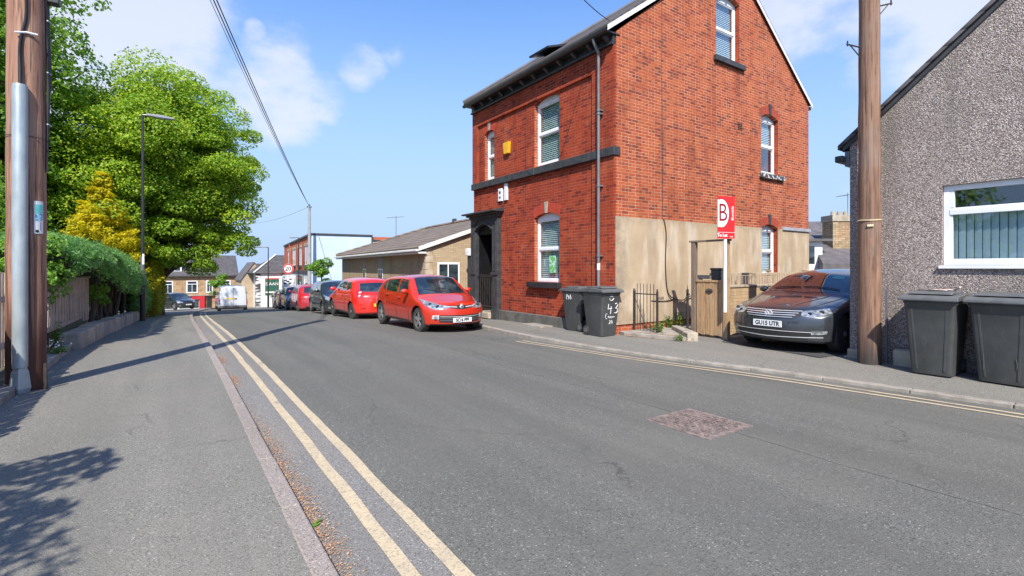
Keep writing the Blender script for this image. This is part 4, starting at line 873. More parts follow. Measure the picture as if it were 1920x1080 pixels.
cable('cable',[(cc.x,cc.y,3.6),(cc.x+dv.x*-.02,cc.y-dv.y*.02,4.2),(px0+dv.x*.19,py0+dv.y*.19,4.6),(px0+dv.x*.185-dr.x*.03,py0+dv.y*.185-dr.y*.03,5.4),(px0+dv.x*.18-dr.x*.06,py0+dv.y*.18-dr.y*.06,7)],.017,M_blk,plf)
for i in range(3):
    a=Vector((px0,py0,0))+dr*(.185+.012*i)+dv*(.06-.05*i); cable('cable',[(a.x,a.y,2.7+.5*i),(a.x+.01,a.y,4),(a.x-.01,a.y,5),(a.x,a.y,8)],.014,M_blk,plf)
for z in (4.6,3.95,3.3):
    b=MB(); a=Vector((px0,py0,z))+dr*.19; b.tube([a+dv*.08,a+dr*.035,a-dv*.08],.010,6); b.build('cable_clip',M_galv,plf)
b=MB(); a=Vector((px0,py0,4.35))+dv*.20; b.tube([a+dr*.10,a-dr*.0,a-dr*.10-Vector((0,0,.03))],.013,6); b.build('metal_strap',M_white,plf)
b=MB(); a=Vector((px0,py0,0))+dr*.24; b.box((a.x-.07,a.y-.07,4.85),(a.x+.07,a.y+.07,5.4)); b.build('junction_box',M_dark,plf,bev=.01)
# steps, sticker
def onp(x,z,o=.197,ang=-.72):
    a=math.atan2(dv.y,dv.x)+ang+x/.19; return (px0+math.cos(a)*o,py0+math.sin(a)*o,z)
b=MB()
def pstick(x0,x1,z0,z1,o,m,nm):
    b=MB(); n=6; vs=[]
    for i in range(n+1):
        x=x0+(x1-x0)*i/n
        for z in (z0,z1):
            for oo in (o-.004,o): vs.append(onp(x,z,oo,.62))
    b.add(vs,[q for i in range(n) for q in ((4*i+1,4*i+5,4*i+7,4*i+3),(4*i+3,4*i+7,4*i+6,4*i+2),(4*i,4*i+4,4*i+5,4*i+1))]); return b.build(nm,m,plf,recalc=True,smooth=40)
pstick(-.052,.052,1.92,2.32,.193,M_white,'notice')
pstick(-.042,.042,2.17,2.28,.195,mat('teal_print',(.10,.50,.48),(.2,.62,.6),30,.5),'notice_print'); pstick(-.042,.042,2.08,2.165,.195,mat('blue_print',(.06,.25,.45),(.4,.65,.75),26,.5,lo=.45,hi=.55),'notice_print')
pstick(-.036,-.004,1.935,1.965,.195,M_ink,'notice_mark'); pstick(.015,.022,1.96,2.06,.195,M_ink,'notice_mark')
def lamp(loc,h,arm,label,head=.5,r=.055,group='street lamps along the road'):
    t=thing('street_lamp',loc,label,'street lamp',0,group); x,y,z=loc
    b=MB(); b.tube([(x,y,z-.1),(x,y,z+1.3),(x,y,z+1.32),(x,y,z+h)],[r*1.6,r*1.6,r,r*.72],14); b.build('post',M_dark2,t,smooth=40)
    b=MB(); b.tube([(x,y,z+h-.12),(x,y,z+h),(x+arm*.25,y,z+h+.02)],r*.6,8); b.build('arm',M_dark2,t,smooth=40)
    b=MB(); s_=1 if arm>0 else -1; L=abs(arm); b.prism([(x+s_*L*.12,z+h-.02),(x+s_*L,z+h-.03),(x+s_*L,z+h+.03),(x+s_*L*.6,z+h+.07),(x+s_*L*.12,z+h+.06)],1,y-.11,y+.11); hd=b.build('lantern',mat('lamp_grey',(.28,.29,.30),(.22,.23,.24)),t,bev=.01,recalc=True)
    b=MB(); b.box((x+s_*L*.4,y-.08,z+h-.045),(x+s_*L*.92,y+.08,z+h-.028)); b.build('lens',M_lampg,hd)
    return t
l1=lamp((-.79,22.5,zp(22.5)),7.45,.95,'tall black street lamp at the edge of the near pavement by the hedge')
b=MB(); b.tube([(-.79,22.5,1.0),(-.79,22.5,1.9)],.062,14); b.build('band',M_grey,l1)
b=MB(); b.box((-.80,22.43,1.62),(-.74,22.44,2.0)) ; b.build('number_plate',M_white,l1)
def raypt(u,v,D): d=(math.sin(TH)+(u-960)/940*math.cos(TH),math.cos(TH)-(u-960)/940*math.sin(TH)); return (d[0]*D,d[1]*D,1.5+(502-v)/940*D)
p=raypt(503,464,50); lamp((p[0],p[1],zp(p[1])),p[2]-zp(p[1]),-1.5,'distant black street lamp whose arm reaches left in front of the shops',r=.06)
p=raypt(560,446,42); lamp((p[0],p[1],zp(p[1])),p[2]-zp(p[1]),-.7,'distant black street lamp in front of the red brick building',r=.05)
p=raypt(580,386,38); tg=thing('telegraph_pole',(p[0],p[1],zp(p[1])),'slim grey telegraph pole behind the row of parked cars','telegraph pole')
b=MB(); b.tube([(p[0],p[1],zp(p[1])-.2),(p[0],p[1],p[2])],.15,14,r2=.09); b.build('shaft',mat('grey_pole',(.34,.35,.36),(.26,.27,.28),4,.7),tg,smooth=60)
b=MB(); b.box((p[0]-.18,p[1]-.03,p[2]-.12),(p[0]+.18,p[1]+.03,p[2]-.04)); b.tube([(p[0],p[1],p[2]),(p[0],p[1],p[2]+.12)],.05,8); b.build('pole_cap',M_dark,tg)
wt=Vector((p[0],p[1],p[2]-.05))
def wire(a,b_,sag,r,label,m=M_blk,group=None):
    a=Vector(a);b_=Vector(b_); pts=[a.lerp(b_,i/24)+Vector((0,0,-sag*4*(i/24)*(1-i/24))) for i in range(25)]; b=MB(); b.tube(pts,r,5); return b.build('overhead_wire',m,label=label,cat='wire',group=group)
P0=Vector(raypt(400,-25,8.2)); P0b=P0+(P0-wt)*.12
for k,(du,dl) in enumerate(((0,0),(-6,.01),(-13,.02))):
    wire((-1.42-.05*k,8.47,10.25-.1*k),wt+Vector((.02*k,0,-.03*k)),.30+.06*k,.017 if k<2 else .008,('rightmost black wire running down to the top of the grey telegraph pole','grey middle wire running down to the top of the grey telegraph pole','thinnest leftmost wire running down to the top of the grey telegraph pole')[k],group='wires to the grey telegraph pole',m=M_grey if k==1 else M_blk)
wire(raypt(1075,-22,10),raypt(1143,39,12.2),.05,.010,'black overhead wire reaching the eaves of the red brick house')
wire(tuple(wt),raypt(440,416,60),.6,.012,'thin wire running left from the grey telegraph pole',m=M_grey)
# speed limit sign
p=raypt(541,504,35); x,y,z=p
sg=thing('road_sign',(x,y,zp(y)),'round 20 speed limit sign above a white plate on a grey post','road sign')
b=MB(); b.tube([(x,y,zp(y)-.1),(x,y,z+.45)],.04,10); b.build('post',mat('sign_post_grey',(.3,.31,.32)),sg)
cdx=Vector((math.cos(TH*.8),-math.sin(TH*.8),0)); cdn=Vector((-math.sin(TH*.8),-math.cos(TH*.8),0))
def disc(r,o,m,nm,r0=0,zc=z):
    b=MB(); n=28; C=Vector((x,y,zc))
    vs=[C+cdx*(r*math.cos(2*math.pi*i/n))+Vector((0,0,r*math.sin(2*math.pi*i/n)))+cdn*o for i in range(n)]; vs+=[v-cdn*.01 for v in vs]
    b.add(vs,[tuple(range(n)),tuple(range(n,2*n))[::-1]]+[(i,(i+1)%n,n+(i+1)%n,n+i) for i in range(n)]); return b.build(nm,m,sg,recalc=True)
def rect(w_,h_,zc,o,m,nm,xo=0):
    b=MB(); C=Vector((x,y,zc))+cdx*xo; q=[C+cdx*a*w_/2+Vector((0,0,c_*h_/2))+cdn*oo for oo in (o-.01,o) for a,c_ in ((-1,-1),(1,-1),(1,1),(-1,1))]
    b.add(q,[(0,3,2,1),(4,5,6,7),(0,1,5,4),(1,2,6,5),(2,3,7,6),(3,0,4,7)]); return b.build(nm,m,sg,recalc=True)
disc(.36,.06,mat('sign_grey_back',(.4,.4,.4)),'backing'); disc(.345,.072,M_sred,'red_ring'); disc(.26,.084,M_swh,'white_face')
text('numerals','20',.40,Vector((x,y,z))+cdn*.09,cdx,up,M_ink,sg,bold=.008)
rect(.80,1.0,z-.93,.06,M_swh,'white_plate')
for k,(a,c_) in enumerate(((-.18,-.8),(.16,-.72),(-.2,-1.02),(.12,-1.0),(-.02,-.88))): rect(.2,.07,z+c_,.07,M_ink,'plate_mark',xo=a)
text('plate_words','ZONE',.13,Vector((x,y,z-1.30))+cdn*.07,cdx,up,M_ink,sg)
rect(.72,.3,z-1.75,.06,M_swh,'small_plate')
# ================================================================ CARS
def crv(P):
    xs=[p[0] for p in P]; ys=[p[1] for p in P]; n=len(xs); m=[0]*n
    d=[(ys[i+1]-ys[i])/(xs[i+1]-xs[i]) for i in range(n-1)]
    for i in range(n):
        if i in(0,n-1): m[i]=d[0] if i==0 else d[-1]
        else: m[i]=0 if d[i-1]*d[i]<=0 else 2*d[i-1]*d[i]/(d[i-1]+d[i])
    def f(x):
        x=max(xs[0],min(xs[-1],x)); i=max(j for j in range(n-1) if xs[j]<=x); h=xs[i+1]-xs[i]; t=(x-xs[i])/h
        return (2*t**3-3*t*t+1)*ys[i]+(t**3-2*t*t+t)*h*m[i]+(-2*t**3+3*t*t)*ys[i+1]+(t**3-t*t)*h*m[i+1]
    return f
class Body:
    def __init__(s,L,W,top,belt,front,rear,zb=.19,tum=.16,pr=.30,prr=.20,rad=.10,wid=None,side=None):
        s.L=L;s.W=W; top=crv(top); belt=crv(belt); ff=crv(front); fr=crv(rear); wd=crv(wid or [(0,.94),(.7,1),(L-.7,1),(L,.93)])
        sd=crv(side or [(.1,.93),(.3,.965),(.55,1),(.75,.995),(1.0,.96),(2,.94)]); Hn=1.2
        nx,ny,nz=64,22,18; V={}; vs=[]; fs=[]
        def lat(n,Ln,r):
            q=[0,r*.15,r*.4,r*.7,r]; return q+[r+(Ln-2*r)*(i+1)/(n-9) for i in range(n-9)]+[Ln-x for x in q[::-1]][1:] if 0 else sorted(set([round(x,6) for x in q+[Ln-x for x in q]+[r+(Ln-2*r)*i/(n-10) for i in range(n-9)]]))
        X=lat(nx,L,rad);Y=lat(ny,W,rad);Z=lat(nz,Hn,rad); nx,ny,nz=len(X)-1,len(Y)-1,len(Z)-1
        def vert(i,j,k):
            if (i,j,k) in V: return V[(i,j,k)]
            p=Vector((X[i],Y[j]-W/2,Z[k])); q=Vector((min(max(p.x,rad),L-rad),min(max(p.y,-W/2+rad),W/2-rad),min(max(p.z,rad),Hn-rad))); d=p-q
            if d.length>0: p=q+d.normalized()*rad
            x,y,c=p.x,p.y/(W/2),p.z/Hn
            zt=top(x); zt-=.045*(y*y)*(zt>1.05)+ .03*y*y; zbb=zb+.03*max(0,1-x/.5)+.06*max(0,(x-L+.6)/.6)
            z=zbb+c*(zt-zbb)
            if x<1.3: x+= (ff(z)+pr*abs(y)**2.6)*(1-x/1.3)**1.0
            if x>L-1.1: x-=(fr(z)+prr*abs(y)**2.8)*((x-L+1.1)/1.1)
            bz=belt(x); w_=sd(z)*wd(x)
            if z>bz: w_*=1-tum*((z-bz)/.5)**.95
            V[(i,j,k)]=len(vs); vs.append((x,y*W/2*w_,z)); return V[(i,j,k)]
        def q(a,b,c,d): fs.append((a,b,c,d))
        for i in range(nx):
            for j in range(ny): q(vert(i,j,0),vert(i,j+1,0),vert(i+1,j+1,0),vert(i+1,j,0)); q(vert(i,j,nz),vert(i+1,j,nz),vert(i+1,j+1,nz),vert(i,j+1,nz))
            for k in range(nz): q(vert(i,0,k),vert(i+1,0,k),vert(i+1,0,k+1),vert(i,0,k+1)); q(vert(i,ny,k),vert(i,ny,k+1),vert(i+1,ny,k+1),vert(i+1,ny,k))
        for j in range(ny):
            for k in range(nz): q(vert(0,j,k),vert(0,j,k+1),vert(0,j+1,k+1),vert(0,j+1,k)); q(vert(nx,j,k),vert(nx,j+1,k),vert(nx,j+1,k+1),vert(nx,j,k+1))
        s.vs=vs;s.fs=fs; s.bvh=BVHTree.FromPolygons([Vector(v) for v in vs],fs)
    def cast(s,o,d,off):
        h=s.bvh.ray_cast(Vector(o),Vector(d))
        if h[0] is None: return None
        n=h[1]; n=n if n.dot(Vector(d))<0 else -n
        return h[0]+n*off
    def side(s,x,z,sg,off=.004):
        p=s.cast((x,sg*3,z),(0,-sg,0),off); return p or Vector((x,sg*s.W/2*.9,z))
    def front(s,y,z,off=.004): return s.cast((-3,y,z),(1,0,0),off) or Vector((0,y,z))
    def rear(s,y,z,off=.004): return s.cast((s.L+3,y,z),(-1,0,0),off) or Vector((s.L,y,z))
    def top(s,x,y,off=.004): return s.cast((x,y,5),(0,0,-1),off) or Vector((x,y,1))
    def tb(s,x,y,z,off=.004): # screen casts, from slightly above in front
        return None
def lerpl(P,t):
    n=len(P)-1; f=t*n; i=min(int(f),n-1); f-=i; return tuple(P[i][k]+(P[i+1][k]-P[i][k])*f for k in range(len(P[0])))
def patch(name,fn,lo,hi,m,par,off=.004,nu=16,nv=6,thick=.02,**kw):
    """a skin laid over the body between a lower and an upper edge line; it has its own thickness"""
    b=MB(); G_=[];G2=[]
    for v in range(nv+1):
        for u in range(nu+1):
            a=lerpl(lo,u/nu); c=lerpl(hi,u/nu); q=[a[k]+(c[k]-a[k])*v/nv for k in range(len(a))]
            G_.append(fn(*q,off)); G2.append(fn(*q,off-thick))
    W_=nu+1; n=len(G_)
    fs=[(v*W_+u,v*W_+u+1,(v+1)*W_+u+1,(v+1)*W_+u) for v in range(nv) for u in range(nu)]
    bd=[u for u in range(nu)]+[v*W_+nu for v in range(nv)]+[nv*W_+u for u in range(nu,0,-1)]+[v*W_ for v in range(nv,0,-1)]
    b.add(G_+G2,fs+[(bd[i],bd[(i+1)%len(bd)],n+bd[(i+1)%len(bd)],n+bd[i]) for i in range(len(bd))])
    return b.build(name,m,par,smooth=50,recalc=False,**kw)
def seam(name,fn,pts,w_,m,par,off=.003):
    """thin line along the body surface"""
    b=MB(); P=[]
    for i in range(len(pts)-1):
        k=max(2,int(math.dist(pts[i],pts[i+1])/.06))
        for j in range(k): P.append(tuple(pts[i][q]+(pts[i+1][q]-pts[i][q])*j/k for q in range(len(pts[0]))))
    P.append(pts[-1]); b.tube([fn(*p,off-w_*.4) for p in P],w_,4); return b.build(name,m,par)
def wheel(t,x,y,r,w_,spokes,par_m=M_alloy,sg=1):
    b=MB(); b.lathe([(r*.66,-w_/2),(r*.93,-w_/2),(r,-w_*.38),(r,w_*.38),(r*.93,w_/2),(r*.66,w_/2),(r*.60,w_*.30),(r*.60,-w_*.3)],(x,y,r),1,32)
    ty=b.build('wheel',M_rub,t,smooth=40)
    b=MB(); yo=y+sg*w_*.47
    # rim dish
    b.cur=1; b.lathe([(0.01,0),(r*.62,0)],(x,y+sg*w_*.05,r),1,24); b.cur=0
    n=28; rr=[(r*.62,.0),(r*.66,.004),(r*.665,-.02),(r*.60,-.05)]
    vs=[(x+a*math.cos(2*math.pi*k/n),yo+sg*h,r+a*math.sin(2*math.pi*k/n)) for a,h in rr for k in range(n)]
    b.add(vs,[(i*n+k,i*n+(k+1)%n,(i+1)*n+(k+1)%n,(i+1)*n+k) for i in range(3) for k in range(n)])
    for k in range(spokes):
        a=2*math.pi*k/spokes+.3
        ca,sa=math.cos(a),math.sin(a)
        def pt(rad,off,h): return (x+rad*ca-off*sa,yo+sg*h,r+rad*sa+off*ca)
        w1,w2=r*.12,r*.075
        q=[pt(r*.08,-w1,-.03),pt(r*.08,w1,-.03),pt(r*.63,w2,-.03),pt(r*.63,-w2,-.03),pt(r*.08,-w1,0),pt(r*.08,w1,0),pt(r*.63,w2,-.004),pt(r*.63,-w2,-.004)]
        b.hexa(q)
    b.lathe([(r*.15,-.02),(r*.15,.004),(r*.1,.008)],(x,yo,r),1,12)
    b.build('rim',[par_m,M_blk],ty,recalc=True)
def car(name,loc,rz,label,bd,pm,ax1,ax2,r=.31,plate_f=None,plate_r=None,group='cars parked along the kerb',det=2,glass=None,lights=None,spokes=5,tail=None,grille=None,seat=0,tailgate=True):
    t=thing(name,loc,label,'car',rz,group,world=False)
    me=bpy.data.meshes.new('body'); me.from_pydata(bd.vs,[],bd.fs)
    for m in (pm,M_arch): me.materials.append(m)
    me.update(); bm=bmesh.new(); bm.from_mesh(me); bmesh.ops.recalc_face_normals(bm,faces=bm.faces); bm.to_mesh(me); bm.free()
    cs=[]
    for ax in (ax1,ax2):
        for sg in (-1,1):
            c=MB(); c.cur=1; n=28; R_=r+.055; y0,y1=sg*(bd.W/2-.27),sg*(bd.W/2+.3)
            c.prism([(ax+R_*math.cos(2*math.pi*k/n),r+.0+R_*math.sin(2*math.pi*k/n)) for k in range(n)],1,y0,y1); cm=c.mesh('c',[pm,M_arch])
            bm=bmesh.new(); bm.from_mesh(cm); bmesh.ops.recalc_face_normals(bm,faces=bm.faces); bm.to_mesh(cm); bm.free(); cs.append(cm)
    me=boolean(me,cs); sm(me,38); link('body',me,t,w=False)
    for ax in (ax1,ax2):
        for sg in (-1,1): wheel(t,ax,sg*(bd.W/2-.135),r,.20,spokes,sg=sg)
    # wheel arch lips
    g=glass
    # windscreen and rear window are cast along the view they are seen from
    patch('windscreen',lambda x,y,o: bd.top(x,y,o),[(g['ws'][0]+.03,-g['ww'][0]),(g['ws'][0]-.06,0),(g['ws'][0]+.03,g['ww'][0])],[(g['ws'][1]+.02,-g['ww'][1]),(g['ws'][1]-.03,0),(g['ws'][1]+.02,g['ww'][1])],M_cg,t,nv=10,off=.005)
    if 'rw' in g: patch('rear_window',lambda y,z,o: bd.rear(y,z,o),[(-g['rww'][0],g['rw'][0]),(0,g['rw'][0]-.01),(g['rww'][0],g['rw'][0])],[(-g['rww'][1],g['rw'][1]-.02),(0,g['rw'][1]),(g['rww'][1],g['rw'][1]-.02)],M_cg,t,nv=6,off=.005)
    for sg in (-1,1):
        fn=lambda x,z,o,sg=sg: bd.side(x,z,sg,o)
        for lo,hi in g['sw']:
            patch('side_window',fn,lo,hi,M_cg,t,nu=12,nv=5,off=.004)
        if det>0:
            for pl_ in g.get('seams',[]): seam('door_gap',fn,pl_,.005,M_blk,t)
            for hx,hz in g.get('handles',[]):
                p=fn(hx,hz,.012); b=MB(); b.tube([p+Vector((-.08,0,0)),p+Vector((-.07,sg*.02,0)),p+Vector((.07,sg*.02,0)),p+Vector((.08,0,0))],.013,6); b.build('door_handle',pm,t,smooth=60)
            # sill strip
            x0,x1=ax1+r+.12,ax2-r-.12; seam('sill_trim',fn,[(x0,.26),(x1,.26)],.028,M_blk,t)
        mx,mz=g['mir']; p=bd.side(mx,mz,sg,0)
        b=MB(); b.lathe([(.001,-.0)],(0,0,0)) if 0 else None
        c=p+Vector((-.03,sg*.12,.06)); n=10; vs=[];fs=[]
        for i in range(7):
            a=math.pi*i/6-math.pi/2
            for k in range(n): e=2*math.pi*k/n; vs.append(c+Vector((.07*math.cos(a)*math.cos(e)*1.0,sg*.105*math.sin(a),.068*math.cos(a)*math.sin(e))))
        fs=[(i*n+k,i*n+(k+1)%n,(i+1)*n+(k+1)%n,(i+1)*n+k) for i in range(6) for k in range(n)]
        b=MB(); b.add(vs,fs); b.tube([p,c],.022,6); b.build('door_mirror',M_blk if g.get('blackmir') else pm,t,smooth=60,recalc=True)
    if lights:
        for sg in (-1,1):
            fn=(lambda y,z,o,sg=sg: bd.front(sg*y,z,o))
            hl=patch('headlight',fn,lights['lo'],lights['hi'],M_lampg,t,nu=12,nv=5,off=.008)
            if det>1:
                for (cy,cz,cr) in lights.get('lens',[]):
                    p=fn(cy,cz,.014); n=16; b=MB(); b.add([p+Vector((0,cr*math.cos(6.283*k/n),cr*math.sin(6.283*k/n))) for k in range(n)]+[p+Vector((.03,cr*math.cos(6.283*k/n),cr*math.sin(6.283*k/n))) for k in range(n)],[tuple(range(n))]+[(k,(k+1)%n,n+(k+1)%n,n+k) for k in range(n)]); b.build('lamp_lens',M_cg,hl,recalc=True)
    if tail:
        for sg in (-1,1):
            fn=(lambda y,z,o,sg=sg: bd.rear(sg*y,z,o)); tl=patch('tail_light',fn,tail['lo'],tail['hi'],tail.get('m',M_tail),t,nu=6,nv=6,off=.010)
            for (cy,cz,cr) in tail.get('lens',[]):
                p=fn(cy,cz,.013); n=16; b=MB(); b.add([p+Vector((0,cr*math.cos(6.283*k/n),cr*math.sin(6.283*k/n))) for k in range(n)]+[p-Vector((.03,-cr*math.cos(6.283*k/n),-cr*math.sin(6.283*k/n))) for k in range(n)],[tuple(range(n))]+[(k,(k+1)%n,n+(k+1)%n,n+k) for k in range(n)]); b.build('lamp_lens',M_tailw,tl,recalc=True)
    def plate(side,z,txt,m,y0=0,bold=.003):
        fn=bd.front if side=='f' else bd.rear; d=-1 if side=='f' else 1
        ps=[fn(y0+y,z,.0) for y in (-.26,0,.26)]; x=(min if d<0 else max)(p.x for p in ps)+d*.012
        b=MB(); b.box((x-.006,y0-.26,z-.056),(x+.006,y0+.26,z+.056)); pl_=b.build('number_plate',m,t,bev=.003)
        if txt: text('plate_lettering',txt,.107,(x+d*.0075,y0,z-.002),(0,d,0),(0,0,1),M_ink,pl_,w=False,cond=.88,bold=bold,ext=.001)
    if plate_f: plate('f',*plate_f)
    if plate_r: plate('r',*plate_r)
    return t
# ---- bodies
HB=lambda L,W,H,hood,cowl,xr,**k: Body(L,W,[(0,hood-.10),(.12,hood-.02),(.45,hood+.06),(cowl,hood+.17),(cowl+.35,hood+.36),(xr,H-.035),(xr+.55,H),(L-1.1,H-.02),(L-.50,H-.085),(L-.36,H-.20),(L-.13,H*.68),(L-.04,H*.64),(L,H*.62)],
    [(0,hood),(cowl,hood+.14),(L*.5,hood+.17),(L-.3,hood+.22),(L,hood+.24)],k.pop('front',[(.1,.06),(.25,.015),(.45,0),(.62,.03),(.72,.09),(1,.2)]),k.pop('rear',[(.1,.08),(.3,.01),(.5,0),(.75,.04),(1,.1),(1.5,.3)]),**k)
bodyR=HB(4.06,1.73,1.45,.78,.92,1.72,pr=.40,rad=.11,tum=.17)
def gl5(L,c,xr,H,belt,three=False,**k):
    """glass and seams of a hatchback"""
    b1,b2=belt; t_=H-.115
    d=dict(ws=(c+.10,xr-.06),ww=(.69,.55),rw=(belt[1]+.02,H-.13),rww=(.56,.50),mir=(c+.48,b1+.03))
    xB=k.get('xB',2.15)
    if not three:
        d['sw']=[([(c+.50,b1+.015),(xB-.04,b1+.035)],[(xr-.10,t_-.03),(xB-.06,t_)]),([(xB+.05,b1+.04),(L-1.12,b2)],[(xB+.03,t_),(L-1.05,t_-.05)]),([(L-1.06,b2),(L-.82,b2+.06)],[(L-1.0,t_-.06),(L-.84,b2+.15)])]
        d['seams']=[[(c+.42,.30),(c+.40,.6),(c+.50,b1-.01),(c+.62,b1+.01)],[(xB,b1+.02),(xB+.03,.7),(xB+.02,.28)],[(L-1.15,b2-.02),(L-1.05,.75),(L-1.22,.5)],[(c+.45,.28),(L-1.35,.28)],[(c+.50,.60),(L-1.2,.68)]]
        d['handles']=[(xB-.18,b1-.09),(L-1.28,b2-.10)]
    else:
        d['sw']=[([(c+.50,b1+.02),(2.55,b1+.05)],[(xr-.10,t_-.03),(2.5,t_)]),([(2.65,b1+.06),(L-.78,b2+.10)],[(2.6,t_),(L-.98,t_-.06)])]
        d['seams']=[[(c+.42,.30),(c+.40,.6),(c+.50,b1-.01)],[(2.6,b1+.02),(2.62,.7),(2.55,.3)],[(c+.45,.28),(2.55,.28)]]; d['handles']=[(2.4,b1-.08)]
    return d
P_ren=paint('metallic_flame_red',(.56,.028,.008),.15,.32,.06); P_cor=paint('bright_red',(.72,.014,.006),.0,.3)
P_blk=paint('black_paint',(.010,.014,.018)); P_nav=paint('dark_blue_grey_paint',(.03,.05,.07)); P_mar=paint('maroon_paint',(.13,.028,.035)); P_rd2=paint('deep_red_paint',(.36,.012,.022)); P_grn=paint('dark_green_black_paint',(.012,.022,.024)); P_sil=paint('grey_paint',(.22,.21,.22),.4)
P_vw=paint('dark_slate_blue_paint',(.038,.047,.058),.4,.28)
LR=dict(lo=[(.30,.655),(.50,.60),(.68,.615),(.80,.70)],hi=[(.31,.675),(.50,.72),(.66,.79),(.795,.85)],lens=[(.56,.665,.045),(.68,.72,.04)])
c1=car('parked_car',(5.985,10.92,zr(12.9)+.03),R(90.5),'shiny red hatchback facing the camera, nearest of the parked row, plate SC16 PFF',bodyR,P_ren,.80,3.39,.318,plate_f=(.345,'SC16 PFF',M_plw,-.0,.005),glass=gl5(4.06,.92,1.72,1.45,(.93,.99),xB=2.12),lights=LR,spokes=5,
   tail=dict(lo=[(.50,.72),(.78,.72)],hi=[(.48,.98),(.74,1.0)]),plate_r=(.62,'SC16 PFF',M_ply,0))
F=bodyR.front
def fp(name,lo,hi,m,par,bd=bodyR,off=.006,nu=16,nv=3,**k): return patch(name,lambda y,z,o: bd.front(y,z,o),lo,hi,m,par,off=off,nu=nu,nv=nv,**k)
fp('upper_grille',[(-.42,.655),(-.12,.615),(0,.60),(.12,.615),(.42,.655)],[(-.40,.70),(-.14,.69),(0,.71),(.14,.69),(.40,.70)],M_blk,c1)
for sg in (-1,1):
    fp('chrome_strip',[(sg*.12,.645),(sg*.30,.655),(sg*.44,.675)],[(sg*.12,.664),(sg*.30,.672),(sg*.44,.690)],M_chrome,c1,off=.014)
    fg=fp('fog_light',[(sg*.56,.375),(sg*.70,.38)],[(sg*.56,.475),(sg*.69,.47)],M_chrome,c1,off=.010,nu=6,nv=6)
    p=F(sg*.62,.425,.02); b=MB(); b.lathe([(.045,0),(.04,-.02)],(p.x,p.y,p.z),0,16); b.build('fog_lens',M_lampg,fg)
gg=fp('lower_grille',[(-.55,.30),(0,.275),(.55,.30)],[(-.58,.47),(0,.465),(.58,.47)],M_blk,c1)
for k in range(3): z=.335+k*.048; fp('grille_bar',[(-.54,z),(0,z-.012),(.54,z)],[(-.54,z+.013),(0,z+.003),(.54,z+.013)],M_chrome if k==2 else M_grey,gg,off=.014,nv=1)
fp('lower_lip',[(-.70,.215),(0,.20),(.70,.215)],[(-.72,.26),(0,.245),(.72,.26)],M_blk,c1)
# diamond badge
def badge(par,bd,z,shape,y=0):
    p=bd.front(y,z,.012); b=MB(); 
    if shape=='diamond':
        for (a,c_) in ((1,.66),): 
            O=[(0,.085),(-.055,0),(0,-.085),(.055,0)]; I=[(0,.045),(-.026,0),(0,-.045),(.026,0)]
            vs=[(p.x-.012,p.y+u,p.z+v) for u,v in O]+[(p.x-.022,p.y+u,p.z+v) for u,v in I]+[(p.x+.02,p.y+u,p.z+v) for u,v in O]
            b.add(vs,[(0,1,5,4),(1,2,6,5),(2,3,7,6),(3,0,4,7),(0,1,9,8),(1,2,10,9),(2,3,11,10),(3,0,8,11)])
        k=MB(); k.box((p.x-.012,p.y-.085,p.z-.10),(p.x+.01,p.y+.085,p.z+.075)) 
        b.build('badge',M_chrome,par,recalc=True)
    else:
        n=28; prof=[(.058,-.0),(.066,-.014),(.074,-.0)]
        vs=[(p.x+h,p.y+r_*math.cos(6.283*i/n),p.z+r_*math.sin(6.283*i/n)) for r_,h in prof for i in range(n)]
        b.add(vs,[(i*n+k,i*n+(k+1)%n,(i+1)*n+(k+1)%n,(i+1)*n+k) for i in range(2) for k in range(n)])
        for P_ in ([(-.034,.047),(0,-.0),(.034,.047)],[(-.054,.026),(-.028,-.052),(0,.0),(.028,-.052),(.054,.026)]): b.tube([(p.x-.008,p.y+u,p.z+v) for u,v in P_],.007,5)
        b.lathe([(.058,0),(.058,.006)],(p.x+.002,p.y,p.z),0,24)
        b.build('badge',M_chrome,par)
badge(c1,bodyR,.655,'diamond')
for z0,a,bb_ in ((0,-.55,.0),(0,.02,.5)):
    b=MB(); P_=[bodyR.top(1.02+abs(a+(bb_-a)*i/8+.2)*.05+.02*i,a+(bb_-a)*i/8,.022) for i in range(9)]; b.tube(P_,.009,5); b.build('wiper',M_blk,c1)
for y in (-.33,.33):      # seats seen through the screen as pale head rests
    pass
# ---- second: rounded red three-door hatch seen from behind
bodyC=HB(4.0,1.71,1.47,.80,.90,1.70,pr=.35,prr=.30,rad=.12,tum=.20,rear=[(.1,.08),(.3,.01),(.5,0),(.75,.03),(1,.1),(1.5,.34)])
gC=gl5(4.0,.9,1.70,1.47,(.95,1.0),True); gC['rw']=(.99,1.30); gC['rww']=(.62,.54)
c2=car('parked_car',(6.0,20.6,zr(18.5)+.03),R(-90.5),'bright red rounded hatchback seen from behind, yellow rear plate, second in the parked row',bodyC,P_cor,.83,3.30,.312,plate_r=(.55,'LX',M_ply,.0,.002),glass=gC,spokes=7,
   tail=dict(lo=[(.58,.76),(.80,.80)],hi=[(.50,.99),(.70,1.06)],lens=[(.62,.95,.055),(.66,.85,.05)]),lights=LR)
def rp_(name,lo,hi,m,par,bd,off=.006,nu=16,nv=3): return patch(name,lambda y,z,o: bd.rear(y,z,o),lo,hi,m,par,off=off,nu=nu,nv=nv)
seam('bumper_gap',bodyC.rear,[(-.8,.70),(-.45,.67),(.45,.67),(.8,.70)],.006,M_blk,c2); seam('tailgate_gap',bodyC.rear,[(-.55,.69),(-.60,.95),(-.62,1.1)],.005,M_blk,c2); seam('tailgate_gap',bodyC.rear,[(.55,.69),(.60,.95),(.62,1.1)],.005,M_blk,c2)
